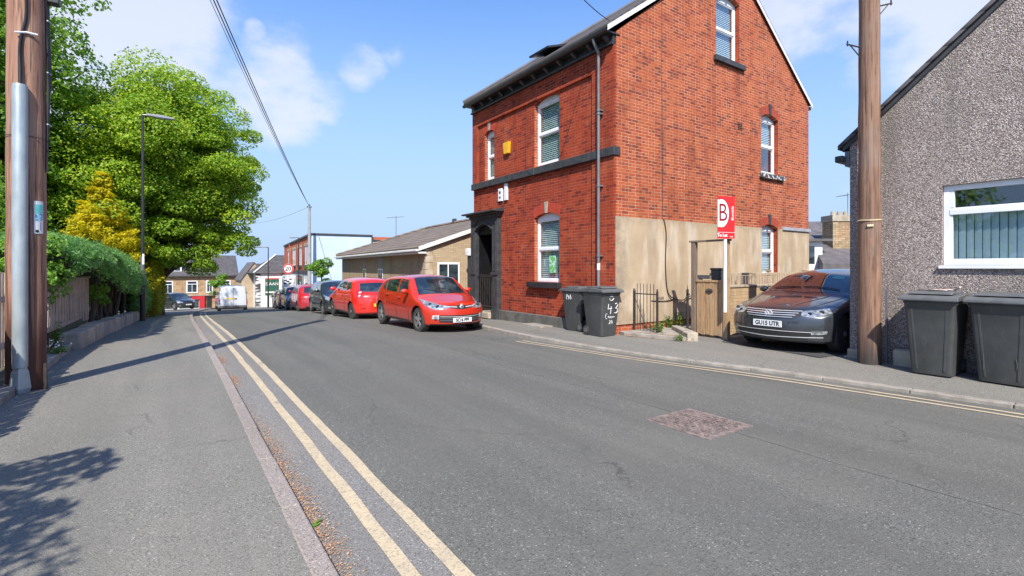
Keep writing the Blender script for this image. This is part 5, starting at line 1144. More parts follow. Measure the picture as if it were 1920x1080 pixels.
rp_('reflector',[(-.66,.42),(-.5,.42)],[(-.66,.46),(-.5,.46)],M_tail,c2,bodyC,nu=3,nv=1); rp_('reflector',[(.5,.42),(.66,.42)],[(.5,.46),(.66,.46)],M_tail,c2,bodyC,nu=3,nv=1)
# ---- rest of the row
LG=dict(lo=[(.42,.66),(.60,.64),(.78,.72)],hi=[(.44,.72),(.62,.80),(.78,.88)],lens=[(.6,.72,.04)])
TG_=dict(lo=[(.56,.72),(.80,.74)],hi=[(.54,1.0),(.76,1.06)])
def genf(c,bd,plate=True):
    fp('upper_grille',[(-.38,.60),(0,.58),(.38,.60)],[(-.40,.68),(0,.69),(.40,.68)],M_blk,c,bd); fp('lower_grille',[(-.50,.27),(.50,.27)],[(-.56,.42),(.56,.42)],M_blk,c,bd)
    for sg in (-1,1): fp('fog_light',[(sg*.60,.34),(sg*.70,.345)],[(sg*.60,.43),(sg*.70,.43)],M_lampg,c,bd,off=.01,nu=4,nv=4)
bodyP=HB(4.03,1.72,1.47,.82,.88,1.62,pr=.36,rad=.12)
def at(s,half=2.0,off=0): return zr(s)+.03
def park(s0,L,away,W=1.72,dx=0):
    """place beside the kerb between s0 and s0+L, following the bend"""
    sm_=s0+L/2; hd=math.atan2(tb(sm_+1)-tb(sm_-1),2); t=6.01+tb(sm_)+dx; sl=(zr(sm_+1)-zr(sm_-1))/2
    if away: p=(t+math.sin(hd)*L/2,sm_+math.cos(hd)*L/2,zr(sm_)+.02); return p,R(-90)-hd
    p=(t-math.sin(hd)*L/2,sm_-math.cos(hd)*L/2,zr(sm_)+.02); return p,R(90)-hd
p,r_=park(21.0,4.03,False); c3=car('parked_car',p,r_,'glossy black hatchback facing the camera, third in the parked row',bodyP,P_blk,.80,3.30,.31,glass=gl5(4.03,.88,1.62,1.47,(.96,1.02)),lights=LG,tail=TG_,plate_f=(.47,None,M_plw)); genf(c3,bodyP)
bodyQ=HB(4.1,1.75,1.50,.84,.9,1.68,pr=.36,rad=.12)
p,r_=park(27.4,4.1,True); c4=car('parked_car',p,r_,'deep red hatchback seen from behind, fourth in the parked row',bodyQ,P_rd2,.82,3.4,.31,glass=gl5(4.1,.9,1.68,1.5,(.98,1.04)),lights=LG,tail=TG_,plate_r=(.60,None,M_ply),det=1); rp_('bumper_insert',[(-.5,.26),(.5,.26)],[(-.55,.38),(.55,.38)],M_blk,c4,bodyQ)
p,r_=park(32.4,4.2,False); bodyS=HB(4.2,1.76,1.52,.85,.92,1.7,pr=.36,rad=.12); c5=car('parked_car',p,r_,'dark blue grey car facing the camera, fifth in the parked row',bodyS,P_nav,.82,3.45,.32,glass=gl5(4.2,.92,1.7,1.52,(.99,1.05)),lights=LG,tail=TG_,det=1,plate_f=(.47,None,M_plw)); genf(c5,bodyS)
p,r_=park(37.4,4.1,True); c6=car('parked_car',p,r_,'maroon brown hatchback seen from behind, sixth in the parked row',bodyQ,P_mar,.82,3.4,.31,glass=gl5(4.1,.9,1.68,1.5,(.98,1.04)),lights=LG,tail=TG_,det=1,plate_r=(.6,None,M_ply))
p,r_=park(42.3,4.2,False); c7=car('parked_car',p,r_,'dark green black car facing the camera, seventh in the parked row',bodyS,P_grn,.82,3.45,.32,glass=gl5(4.2,.92,1.7,1.52,(.99,1.05)),lights=LG,tail=TG_,det=1); genf(c7,bodyS)
p,r_=park(47.2,4.03,False); c8=car('parked_car',p,r_,'silver grey small car, farthest in the parked row',bodyP,P_sil,.80,3.3,.31,glass=gl5(4.03,.88,1.62,1.47,(.96,1.02)),lights=LG,tail=TG_,det=1); genf(c8,bodyP)
# black cars beyond the crest on the left
p=raypt(354,575,46); c9=car('parked_car',(p[0],p[1],zr(51)-.08),R(118),'black saloon on the crest in front of the red shopfront',bodyS,P_blk,.82,3.45,.32,glass=gl5(4.2,.92,1.7,1.52,(.99,1.05)),lights=LG,tail=TG_,det=1,plate_f=(.47,None,M_plw),group='cars at the far junction'); genf(c9,bodyS)
p=raypt(361,573,53); c10=car('parked_car',(p[0],p[1],zr(57)+.0),R(150),'dark car partly hidden behind the black saloon near the red pillar',bodyP,P_grn,.80,3.3,.31,glass=gl5(4.03,.88,1.62,1.47,(.96,1.02)),lights=LG,tail=TG_,det=1,group='cars at the far junction')
# ---- estate car on the drive
bodyV=Body(4.77,1.83,[(0,.70),(.12,.80),(.6,.90),(1.15,.985),(1.6,1.20),(2.1,1.405),(2.7,1.48),(3.6,1.475),(4.2,1.43),(4.42,1.32),(4.62,1.05),(4.77,.95)],
  [(0,.82),(1.15,.94),(2.4,.98),(4.4,1.04),(4.77,1.04)],[(.1,.08),(.26,.015),(.42,0),(.6,.02),(.70,.06),(.8,.16),(1,.3)],[(.1,.08),(.4,0),(.7,.02),(1,.08),(1.5,.25)],pr=.34,prr=.25,rad=.11,tum=.19,zb=.17)
gV=dict(ws=(1.32,2.10),ww=(.70,.58),rw=(1.02,1.30),rww=(.58,.52),mir=(1.72,.99),sw=[([(1.80,1.0),(2.52,1.01)],[(2.18,1.33),(2.50,1.37)]),([(2.62,1.01),(3.55,1.03)],[(2.60,1.37),(3.5,1.34)]),([(3.65,1.03),(4.3,1.08)],[(3.6,1.33),(4.15,1.26)])],
  seams=[[(1.45,.3),(1.43,.7),(1.55,.97)],[(2.57,1.0),(2.6,.6),(2.58,.28)],[(3.6,1.0),(3.62,.75),(3.45,.5)],[(1.45,.28),(3.4,.28)],[(1.2,.72),(4.4,.80)]],handles=[(2.38,.90),(3.4,.92)])
vc=car('parked_car',(8.90,4.86,.0),R(0),'dark blue grey estate car nose out on the drive, plate GU15 UTR',bodyV,P_vw,.93,3.72,.33,plate_f=(.505,'GU15 UTR',M_plw,0),plate_r=(.7,'GU15 UTR',M_ply,0),glass=gV,group=None,spokes=5,
  lights=dict(lo=[(.52,.665),(.66,.635),(.80,.675),(.90,.73)],hi=[(.50,.735),(.66,.76),(.79,.79),(.895,.80)],lens=[(.62,.69,.032),(.76,.72,.036)]),tail=TG_)
fp('upper_grille',[(-.53,.665),(-.4,.615),(0,.60),(.4,.615),(.53,.665)],[(-.52,.735),(-.4,.745),(0,.755),(.4,.745),(.52,.735)],M_blk,vc,bodyV)
for k in range(4):
    z=.622+k*.034; w_=.40+.035*k
    fp('grille_bar',[(-w_,z+.006),(0,z),(w_,z+.006)],[(-w_,z+.014),(0,z+.009),(w_,z+.014)],M_chrome,vc,bodyV,off=.014,nv=1)
lg=fp('lower_grille',[(-.60,.235),(0,.23),(.60,.235)],[(-.68,.40),(0,.42),(.68,.40)],M_blk,vc,bodyV)
fp('grille_bar',[(-.66,.385),(0,.385),(.66,.385)],[(-.66,.395),(0,.395),(.66,.395)],M_chrome,lg,bodyV,off=.014,nv=1)
fp('grille_bar',[(-.80,.30),(0,.275),(.80,.30)],[(-.80,.312),(0,.287),(.80,.312)],M_chrome,lg,bodyV,off=.014,nv=1)
for sg in (-1,1):
    fp('fog_light',[(sg*.66,.35),(sg*.84,.36)],[(sg*.66,.41),(sg*.85,.42)],M_lampg,vc,bodyV,off=.01,nu=6,nv=3)
    seam('bonnet_gap',bodyV.top,[(.42,sg*.58),(.9,sg*.70),(1.25,sg*.77)],.005,M_blk,vc); seam('bonnet_crease',bodyV.top,[(.40,sg*.30),(.8,sg*.42),(1.2,sg*.52)],.004,P_vw,vc,off=.004)
seam('bonnet_gap',bodyV.front,[(-.5,.768),(0,.775),(.5,.768)],.005,M_blk,vc); fp('lower_lip',[(-.78,.18),(0,.175),(.78,.18)],[(-.8,.205),(0,.20),(.8,.205)],M_blk,vc,bodyV)
badge(vc,bodyV,.672,'ring')
for a,bb_,x0 in ((-.6,.05,1.42),(.1,.62,1.42)):
    b=MB(); b.tube([bodyV.top(x0+.05*math.sin(i/8*3)-.03*(1-abs(i-4)/4),a+(bb_-a)*i/8,.02) for i in range(9)],.009,5); b.build('wiper',M_blk,vc)
b=MB(); b.add([bodyV.top(1.80+.14*i,-.50+.2*j,.010) for i in range(2) for j in range(2)],[(0,1,3,2)]); b.build('screen_sticker',mat('teal_sticker',(.06,.38,.45),(.1,.5,.55),20),vc)
# ---- van
bodyT=Body(4.9,1.98,[(0,.9),(.15,1.0),(.7,1.12),(1.1,1.3),(1.7,1.88),(2.2,1.97),(4.4,1.97),(4.7,1.94),(4.9,1.90)],[(0,1),(1.2,1.15),(4.9,1.2)],[(.1,.06),(.5,0),(.8,.05),(1.2,.15)],[(.1,.03),(.5,0),(1.0,.02),(1.9,.10)],tum=.07,pr=.3,prr=.06,rad=.10,zb=.25)
P_van=paint('white_van_paint',(.60,.62,.65),.0,.2,.05)
p=raypt(443,578,37.5); y_=p[1]; vn=thing('parked_van',(p[0]-.1,y_+4.9,zr(y_+2)+.02),'white panel van seen from behind, parked at the crest of the street','van',R(-91),world=False)
me=bpy.data.meshes.new('body'); me.from_pydata(bodyT.vs,[],bodyT.fs); me.materials.append(P_van); me.update(); bm=bmesh.new(); bm.from_mesh(me); bmesh.ops.recalc_face_normals(bm,faces=bm.faces); bm.to_mesh(me); bm.free(); sm(me,45); link('body',me,vn,w=False)
for ax in (.9,3.9):
    for sg in (-1,1): wheel(vn,ax,sg*.87,.33,.22,5,sg=sg)
RT=lambda n,lo,hi,m,**k: patch(n,lambda y,z,o: bodyT.rear(y,z,o),lo,hi,m,vn,**k)
RT('rear_bumper',[(-.88,.30),(.88,.30)],[(-.88,.52),(.88,.52)],mat('grey_bumper',(.13,.13,.14)),off=.05,thick=.08)
RT('number_plate',[(-.45,.98),(.05,.98)],[(-.45,1.09),(.05,1.09)],M_ply,off=.012,nu=3,nv=1)
for sg in (-1,1): RT('tail_light',[(sg*.86,.62),(sg*.94,.62)],[(sg*.86,1.0),(sg*.93,1.0)],M_tail,off=.012,nu=3,nv=3); RT('door_hinge',[(sg*.90,1.4),(sg*.95,1.4)],[(sg*.90,1.46),(sg*.95,1.46)],M_grey,nu=2,nv=1)
seam('door_gap',bodyT.rear,[(0,.54),(0,1.85)],.008,M_blk,vn); seam('door_gap',bodyT.rear,[(-.87,.54),(-.87,1.8),(.87,1.8),(.87,.54)],.006,M_blk,vn); RT('door_handle',[(.08,.98),(.22,.98)],[(.08,1.06),(.22,1.06)],M_blk,off=.02,nu=2,nv=1)
for sg in (-1,1):
    p=bodyT.side(1.5,1.2,sg,0); b=MB(); b.box((p.x-.05,p.y,p.z-.02),(p.x+.02,p.y+sg*.22,p.z+.24)); b.build('door_mirror',M_blk,vn,bev=.02)
    patch('side_window',lambda x,z,o,sg=sg: bodyT.side(x,z,sg,o),[(1.45,1.2),(2.2,1.2)],[(1.8,1.68),(2.2,1.72)],M_cg,vn)
patch('windscreen',lambda x,y,o: bodyT.top(x,y,o),[(1.15,-.75),(1.15,.75)],[(1.68,-.68),(1.68,.68)],M_cg,vn)
# ================================================================ LEFT BOUNDARY: wall, fence, kerb
def TL(s): return float(np.interp(s,[-40,9,12.4,19.5,22.5,31,40,60],[-1.62,-1.55,-1.38,-1.05,-.98,-.78,-.1,2.4]))
swl=thing('stone_wall',(-1.2,20,zp(20)),'low retaining wall of big sandstone blocks under the picket fence and hedge','wall')
s=12.4; rg0=random.Random(4); k=0
while s<31:
    L=rg0.uniform(.75,1.15); e=s+L-.015; h=.34+rg0.uniform(-.02,.02); j=rg0.uniform(-.015,.015)
    b=MB(); a0,a1=TL(s)+j,TL(e)+j; z0,z1=zp(s),zp(e); b.hexa([(a0-.32,s,z0-.2),(a0,s,z0-.2),(a1,e,z1-.2),(a1-.32,e,z1-.2),(a0-.32,s,z0+h),(a0,s,z0+h),(a1,e,z1+h),(a1-.32,e,z1+h)]); b.build('stone_block',M_stone if k%3 else M_kerbR,swl,bev=.03); s+=L; k+=1
b=MB(); s=6.5
while s<12.3: b.box((-1.66,s,-.2),(-1.50+.01*math.sin(s*5),s+.89,.09)); s+=.91
b.build('edging_kerb',M_kerbR,label='low worn stone edging between the pole and the start of the block wall',cat='edging',bev=.02)
b=MB(); b.box((-1.70,12.3,-.1),(-8,31,.30)); b.box((-8,-3,-.3),(-1.68,12.3,.04)); b.build('garden_soil',mat('garden_soil',(.10,.075,.05),(.07,.085,.035),3,.95,.5,20),kind='structure')
pk=thing('picket_fence',(-1.6,11,0),'weathered brown picket fence with a small notice, behind the near left pole','fence')
def fx(s): return TL(s)-.48
i=0; s=5.0
rg0=random.Random(9)
while s<16.3:
    if abs(s-11.65)<.12: s+=.116; continue
    zb=zp(s)+(.10 if s<12.4 else .36); zt=1.40-.030*(s-10.6)+rg0.uniform(-.012,.012)+.02*math.sin(s*1.3); x=fx(s)+rg0.uniform(-.006,.006); tl=rg0.uniform(-.012,.012)
    b=MB(); b.hexa([(x,s,zb),(x+.02,s,zb),(x+.02,s+.082,zb),(x,s+.082,zb),(x,s+tl,zt),(x+.02,s+tl,zt),(x+.02,s+.082+tl,zt+rg0.uniform(-.01,.01)),(x,s+.082+tl,zt)]); b.build('picket',M_pick,pk); s+=.1165; i+=1
for zz in (.45,1.1):
    b=MB(); b.hexa([(fx(5)-.05,5,zz),(fx(5)-.005,5,zz),(fx(16.4)-.005,16.4,zz-.2),(fx(16.4)-.05,16.4,zz-.2),(fx(5)-.05,5,zz+.08),(fx(5)-.005,5,zz+.08),(fx(16.4)-.005,16.4,zz-.12),(fx(16.4)-.05,16.4,zz-.12)]); b.build('rail',M_pick,pk)
for s in (5.1,8.3,11.58,14.0,16.35):
    b=MB(); x=fx(s); b.box((x-.12,s,-.2),(x-.02+.04*(s==11.58),s+.10,1.42-.03*(s-10.6))); b.box((x-.135,s-.015,1.42-.03*(s-10.6)),(x+.035,s+.115,1.455-.03*(s-10.6))); b.build('post',M_pick,pk,bev=.006)
b=MB(); b.box((fx(11.2)+.022,11.2,.92),(fx(11.2)+.028,11.31,1.22)); nt_=b.build('notice',M_white,pk)
b=MB(); [b.box((fx(11.2)+.028,11.215,.96+i*.04),(fx(11.2)+.0295,11.29-(i%3)*.02,.97+i*.04)) for i in range(6)]; b.build('notice_lines',M_grey,nt_)
b=MB(); b.box((-1.28,8.36,-.05),(-1.25,8.39,.32)); b.build('iron_stake',M_iron,label='short dark iron stake at the foot of the near left pole',cat='stake')
# ================================================================ VEGETATION
def trunk(par,p,h,r,tips,nb=14,seed=1,m=M_bark):
    rg=random.Random(seed); b=MB(); P=[Vector(p)+Vector((rg.uniform(-.1,.1)*i,rg.uniform(-.1,.1)*i,h*i/5)) for i in range(6)]; P[0]=Vector(p)-Vector((0,0,.2))
    b.tube(P,[r*1.35,r*1.05,r*.95,r*.85,r*.75,r*.6],12); tr=b.build('trunk',m,par,smooth=60)
    b=MB(); tips=list(tips); rg.shuffle(tips)
    for q in tips[:nb]:
        q=Vector(q); a=P[rg.randint(2,5)]; mid=a.lerp(q,.5)+Vector((rg.uniform(-.4,.4),rg.uniform(-.4,.4),rg.uniform(-.1,.8))); pts=[a,a.lerp(mid,.5)+Vector((0,0,.1)),mid,mid.lerp(q,.5)+Vector((rg.uniform(-.2,.2),0,.1)),q]
        b.tube(pts,[r*.42,r*.34,r*.24,r*.14,r*.05],6)
        for _ in range(3):
            a2=mid.lerp(q,rg.random()); b.tube([a2,a2+Vector((rg.uniform(-1,1),rg.uniform(-1,1),rg.uniform(-.2,1)))*.9],r*.10,5,r2=r*.02)
    b.build('limbs',m,tr,smooth=60)
rg=np.random.default_rng(11)
T=thing('broadleaf_tree',(-.6,31.0,zp(31)),'big rounded bright green tree overhanging the pavement behind the street lamp','tree')
KT=.857
def near(p): return (p[0]*KT-.45,p[1]*KT,1.1+(p[2]-1.5)*KT)
parts_=[]; ccs=[]
for c_,rd,n_,nc_,cr_,fl_,sh_,up_ in (((.1,34,8.0),(4.9,4.6,4.8),130000,260,.88,.72,.78,.45),((2.2,33.4,6.2),(3.5,3.2,2.8),36000,80,.72,.68,.74,.45),((-2.6,34,5.0),(4.6,4.2,3.6),46000,95,.85,.7,.76,.45),((1.0,33.2,3.2),(3.7,2.4,1.5),22000,54,.58,.7,.75,.4)):
    q,nn_,cc_=clumps(rg,near(c_),tuple(x*KT for x in rd),n_,nc_,cr_,fl_,sh_,up_); parts_.append((q,nn_)); ccs+=list(cc_)
leaves('crown',np.concatenate([a for a,_ in parts_]),np.concatenate([b_ for _,b_ in parts_]),.115,L_syc,T,seed=3,asp=.7,jit=.7)
trunk(T,(-.6,31.0,zp(31)),4.0,.36,ccs,70,3)
T=thing('broadleaf_tree',(-8.0,29,-.5),'tall darker green tree filling the sky behind the near left pole','tree')
p1,n1,cc1=clumps(rg,(-8.2,28.5,9.5),(5.6,5.6,7.5),80000,230,1.2,.8,.82,.3)
p2,n2,cc2=clumps(rg,(-6.2,28.5,5.0),(3.2,3.2,3.8),32000,80,1.0,.8,.8,.3)
leaves('crown',np.concatenate([p1,p2]),np.concatenate([n1,n2]),.19,L_dkt,T,seed=5,asp=.65,jit=.7); trunk(T,(-8,29,-.5),5,.45,list(cc1)+list(cc2),60,6)
T=thing('broadleaf_tree',(-13,20,0),'mid green tree at the left edge behind the fence and pole','tree')
p1,n1,cc1=clumps(rg,(-9.6,20,4.6),(4.6,4.2,4.4),50000,120,1.1,.8,.82,.3); leaves('crown',p1,n1,.17,L_dkt,T,seed=7,asp=.6,jit=.6); trunk(T,(-11,20,0),3,.3,cc1,30,8)
def bush(name,c,rad,n,ncl,clr,sz,m,label,seed,cat='shrub',flat=.7,up=.3,stems=True):
    rg=np.random.default_rng(seed); p,nn_,cc=clumps(rg,c,rad,n,ncl,clr,flat,.75,up); k=p[:,2]>zp(c[1])-.05; t=thing(name,(c[0],c[1],zp(c[1])),label,cat); leaves('foliage',p[k],nn_[k],sz,m,t,seed=seed,asp=.55)
    if stems:
        b=MB(); rr=random.Random(seed)
        for q in list(cc)[:10]: b.tube([(c[0]+rr.uniform(-.1,.1),c[1]+rr.uniform(-.1,.1),zp(c[1])-.05),((c[0]+q[0])/2,(c[1]+q[1])/2,(zp(c[1])+q[2])/2+.1),tuple(q)],.03,5,r2=.008)
        b.build('stems',M_bark,t)
    return t
bush('garden_shrub',(-4.9,20.5,1.9),(2.1,3.2,1.7),26000,70,.6,.12,L_shr,'broad light green shrub behind the hedge below the golden conifer',21)
bush('garden_shrub',(-5.3,16.5,2.2),(2.3,3.0,2.0),18000,50,.7,.12,L_dkt,'mid green shrub behind the hedge beside the near left pole',22)
bush('garden_shrub',(-2.12,12.8,1.45),(.42,.8,.62),8000,36,.25,.08,L_shr,'bright green leafy shrub rising over the picket fence',23)
bush('garden_shrub',(-3.1,7.0,.95),(.6,1.0,.55),5000,24,.35,.085,L_shr,'yellow green shrub peeping over the fence at the left edge',24)
bush('garden_shrub',(-3.6,33.0,.9),(2.4,2.4,2.3),16000,46,.7,.14,L_shr,'green shrub behind the hedge at the foot of the big tree',25)
# golden conifer: tiers of upswept sprays
def conifer(c,h,r,n,sz,m,label,name,seed,sprays=170,cat='conifer'):
    rg=np.random.default_rng(seed); t=thing(name,c,label,cat); P=[];Nn=[]
    f=rg.uniform(.02,1,sprays)**1.0; a=rg.uniform(0,6.283,sprays); ln=r*(1-f*.93)*rg.uniform(.75,1.12,sprays)
    b=MB(); b.tube([(c[0],c[1],c[2]-.1),(c[0],c[1],c[2]+h*.95)],.09,8,r2=.012); b.build('trunk',M_bark,t)
    per=n//sprays
    for i in range(sprays):
        u=rg.uniform(.25,1,per)**.6; base=np.array((c[0],c[1],c[2]+f[i]*h*.93)); d=np.array((math.cos(a[i]),math.sin(a[i]),.55)); q=base+np.outer(u*ln[i],d); q[:,2]-=.35*ln[i]*u*(1-u)
        w_=.16*ln[i]*(1.2-u)+.03; q+=rg.normal(0,1,(per,3))*w_[:,None]*np.array((1,1,.45)); P.append(q); Nn.append(np.tile((d[0]*.4,d[1]*.4,1.),(per,1)))
    leaves('foliage',np.concatenate(P),np.concatenate(Nn),sz,m,t,seed=seed,asp=.5,jit=.7); return t
conifer((-2.25,25.9,-.3),6.0,1.95,42000,.10,L_yel,'golden yellow pyramid conifer standing above the hedge','golden_conifer',31,230)
# clipped conifer hedge, bare underneath
hg=thing('hedge',(-2,19,zp(19)),'long blue green conifer hedge hanging over the stone wall, bare stems below','hedge')
rg=np.random.default_rng(41); n=52000
s_=rg.uniform(12.7,27.4,n); face=rg.uniform(0,1,n)
fr=np.interp(s_,[12,14,20,27],[-1.52,-1.12,-.86,-.66])-.20; zt_=np.interp(s_,[12,14,19,27],[1.95,2.12,2.08,1.98])+.05*np.sin(s_*2.1)+.03*np.sin(s_*5.3)
zb_=np.interp(s_,[12,14,16.3,18,21,23.5,25,27.4],[1.52,1.46,1.34,1.0,.72,.55,-.2,-.55])+.13*np.sin(s_*3.3)+.08*np.sin(s_*7.1+1)
v_=rg.uniform(0,1,n)**.8; front=face<.62; topm=~front&(face<.9)
bul=.20*np.sin(np.pi*np.clip(v_,0,1))+.07*np.sin(s_*4.3+v_*3)+.04*np.sin(s_*9)
x_=np.where(front,fr+bul-.62*v_**2.2,np.where(topm,fr-.55-rg.uniform(0,.95,n),fr-1.45)); z_=np.where(front,zb_+(zt_-zb_)*v_,np.where(topm,zt_+.06*np.sin(x_*5),zb_+(zt_-zb_)*v_))
j=rg.normal(0,.045,(n,3)); P=np.stack([x_,s_,z_],1)+j; Nn=np.where(front[:,None],np.array((1.,0,.5)),np.where(topm[:,None],np.array((.2,0,1.)),np.array((-1.,0,.2))))
leaves('foliage',P,Nn,.085,L_hdg,hg,seed=42,asp=.38,jit=.55)
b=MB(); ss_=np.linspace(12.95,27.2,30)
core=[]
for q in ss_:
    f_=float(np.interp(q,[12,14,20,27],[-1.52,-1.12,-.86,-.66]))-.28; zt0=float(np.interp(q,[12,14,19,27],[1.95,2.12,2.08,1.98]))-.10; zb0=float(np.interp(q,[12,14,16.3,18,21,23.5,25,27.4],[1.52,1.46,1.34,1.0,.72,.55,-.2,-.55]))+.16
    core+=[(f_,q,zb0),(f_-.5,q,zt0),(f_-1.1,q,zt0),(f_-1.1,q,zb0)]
b.add(core,[(4*i+k,4*i+4+k,4*i+4+(k+1)%4,4*i+(k+1)%4) for i in range(29) for k in range(4)]+[(0,1,2,3),(119,118,117,116)]); b.build('shade_core',mat('hedge_core_shade',(.03,.06,.025),(.05,.045,.03),14,.9,.6,20),hg,recalc=True)  # added solid core to block light, coloured darker than leaves for inner shade
rr=random.Random(5)
for i in range(13):
    q=16.7+i*.62; x=TL(q)-.45+rr.uniform(-.25,.1); b=MB(); b.tube([(x,q,zp(q)+.2),(x+rr.uniform(-.1,.15),q+rr.uniform(-.25,.25),.7),(x+rr.uniform(-.2,.2),q+rr.uniform(-.4,.4),1.5)],.05+rr.random()*.03,7,r2=.03); b.build('stem',M_bark,hg,smooth=60)
b=MB(); b.box((-2.6,13,-.1),(-2.5,27,.95)); b.build('board_fence',M_pick,label='dark board fence seen under the hedge behind its bare stems',cat='fence')
# drooping sprays and a small shrub beneath
bush('ivy_clump',(-1.55,17.0,.75),(.22,.45,.35),1500,12,.16,.07,L_dkt,'small dark shrub growing under the hedge on the wall top',26,stems=False)
bush('conifer_bush',(-1.12,24.3,.15),(.35,.75,.85),6000,26,.22,.08,L_hdg,'dark green bush at the wall beside the street lamp',27)
# lime and yellow clipped conifer
rg=np.random.default_rng(51); n=15000; a=rg.uniform(0,6.283,n); v=rg.uniform(0,1,n); rr_=(.62*np.sin(np.pi*np.clip(.12+.84*v,0,1))**.45)*(1+.08*np.sin(a*5+v*4)+.05*np.sin(a*11)); P=np.stack([-.64+np.cos(a)*rr_*.75,28.4+np.sin(a)*rr_*1.7,-.62+2.5*v],1)+rg.normal(0,.04,(n,3))
t=thing('golden_conifer',(-.64,28.4,zp(28)),'rounded yellow and lime clipped conifer at the far end of the hedge','conifer'); leaves('foliage',P,np.stack([np.cos(a),np.sin(a),np.full(n,.6)],1),.085,L_ylg,t,seed=52,asp=.35,jit=.5)
b=MB(); b.lathe([(.05,-.7),(.38,-.3),(.46,.6),(.3,1.5),(.05,1.75)],(-.64,28.4,0),2,12); b.build('shade_core',MATS['hedge_core_shade'],t,smooth=60)  # added core again, inner shade of the bush put into its dark colour
weeds((-1.62,9.9,.05),.25,.35,380,.05,61,'leafy green weed at the foot of the picket fence beside the pole')
weeds((-1.58,11.1,.05),.35,.2,300,.045,62,'low green weed growing along the fence edging')
weeds((-1.64,11.9,.1),.15,.5,260,.05,63,'tall weed climbing the picket fence post')
rg=np.random.default_rng(64); n=40; leaves('white_flowers',np.stack([-1.58+rg.normal(0,.1,n),10.9+rg.normal(0,.3,n),.2+rg.uniform(0,.1,n)],1),np.tile((0,0,1.),(n,1)),.035,M_swh,seed=65,asp=1,kind='stuff',label='tiny white flowers among the weeds along the fence',cat='flowers')
# trees standing left of the camera: their shade falls across the pavement
def shade(c,rad,n,ncl,clr,seed,label):
    rg=np.random.default_rng(seed); t=thing('garden_tree',(c[0]-.6,c[1],0),label,'tree'); p,nn_,cc=clumps(rg,c,rad,n,ncl,clr,.8,.7,.3); leaves('crown',p,nn_,.13,L_dkt,t,seed=seed,asp=.42,jit=.8)
    b=MB(); b.tube([(c[0]-.6,c[1],-.1),(c[0]-.5,c[1],c[2]*.6),(c[0]-.2,c[1],c[2])],.09,8,r2=.04)
    for q in list(cc)[:14]: b.tube([(c[0]-.4,c[1],c[2]*.7),tuple(q)],.025,5,r2=.008)
    b.build('trunk',M_bark,t)
shade((-3.45,1.4,2.9),(1.42,2.1,.9),17000,80,.40,71,'leafy garden tree over the fence whose shade covers the near pavement')
shade((-3.75,4.2,2.75),(.95,.70,.6),6000,34,.34,72,'smaller leafy garden tree shading the foot of the near left pole')
# ================================================================ FAR BUILDINGS
def lw(par,nm,a,b_,m,**k): q=MB(); q.box(a,b_); return q.build(nm,m,par,**k)
B=thing('bungalow',(8.38,18.3,-.3),'long low buff brick bungalow with a brown tiled roof beyond the red house','house',R(-4),world=False)
b=MB(); Wd=9.2; RH=4.25; b.prism([(0,-.8),(Wd,-.8),(Wd,2.62),(Wd/2,RH-.02),(0,2.62)],1,0,.25); b.box((0,.251,-.8),(Wd,15.5,2.60)); me=b.mesh('wall',[M_bei0,M_bei1])
for p in me.polygons: p.material_index=1 if abs(p.normal.y)>.7 else 0
link('wall',me,B,w=False)
b=MB(); A=[(-.32,-.12,2.52),(Wd/2,-.12,RH),(Wd+.32,-.12,2.52),(-.32,15.8,2.52),(Wd/2,12.2,RH),(Wd+.32,15.8,2.52)]; A+=[(x,y,z+.1) for x,y,z in A]
b.add(A,[(6,7,10,9),(7,8,11,10),(9,10,11),(0,3,4,1),(1,4,5,2),(3,5,4),(0,1,7,6),(1,2,8,7),(2,5,11,8),(5,3,9,11),(3,0,6,9)]); rf=b.build('roof',M_tile,B,recalc=True)
b=MB(); b.hexa([(-.34,-.15,2.46),(Wd/2,-.15,RH-.07),(Wd/2,-.122,RH-.07),(-.34,-.122,2.46),(-.34,-.15,2.63),(Wd/2,-.15,RH+.10),(Wd/2,-.122,RH+.10),(-.34,-.122,2.63)]); b.hexa([(Wd/2,-.15,RH-.07),(Wd+.34,-.15,2.46),(Wd+.34,-.122,2.46),(Wd/2,-.122,RH-.07),(Wd/2,-.15,RH+.10),(Wd+.34,-.15,2.63),(Wd+.34,-.122,2.63),(Wd/2,-.122,RH+.10)]); b.build('verge_board',M_offw,B)
lw(B,'gutter',(-.45,-.1,2.44),(-.325,15.8,2.53),M_offw,bev=.02); lw(B,'soffit_board',(-.33,-.1,2.36),(-.003,15.8,2.43),M_offw)
b=MB(); b.tube([(Wd/2,-.15,RH+.12),(Wd/2,12.2,RH+.12)],.1,8); b.tube([(Wd/2,12.2,RH+.12),(-.32,15.8,2.63)],.09,8); b.build('ridge_tiles',M_tile,B)
for y in (2.5,7.5): lw(B,'roof_vent',(Wd/2-.1,y,RH+.1),(Wd/2+.1,y+.25,RH+.36),M_dark,bev=.03)
wn=lw(B,'window',(.50,-.01,.80),(1.46,.04,2.02),M_white); lw(wn,'pane',(.57,-.016,.87),(.93,-.008,1.94),M_cg); lw(wn,'pane',(.98,-.016,.87),(1.39,-.008,1.94),M_cg); lw(wn,'sill',(.44,-.06,.74),(1.52,.0,.80),M_white)
for y0,y1 in ((6.0,6.85),(9.3,9.95)):
    wn=lw(B,'window',(-.012,y0,.1),(.03,y1,1.75),M_white); lw(wn,'pane',(-.018,y0+.07,.2),(-.008,(y0+y1)/2-.03,1.68),M_cg); lw(wn,'pane',(-.018,(y0+y1)/2+.03,.2),(-.008,y1-.07,1.68),M_cg); lw(wn,'panel_above',(-.014,y0,1.75),(.03,y1,2.36),mat('grey_panel',(.27,.25,.23),(.2,.19,.18)))
b=MB(); 
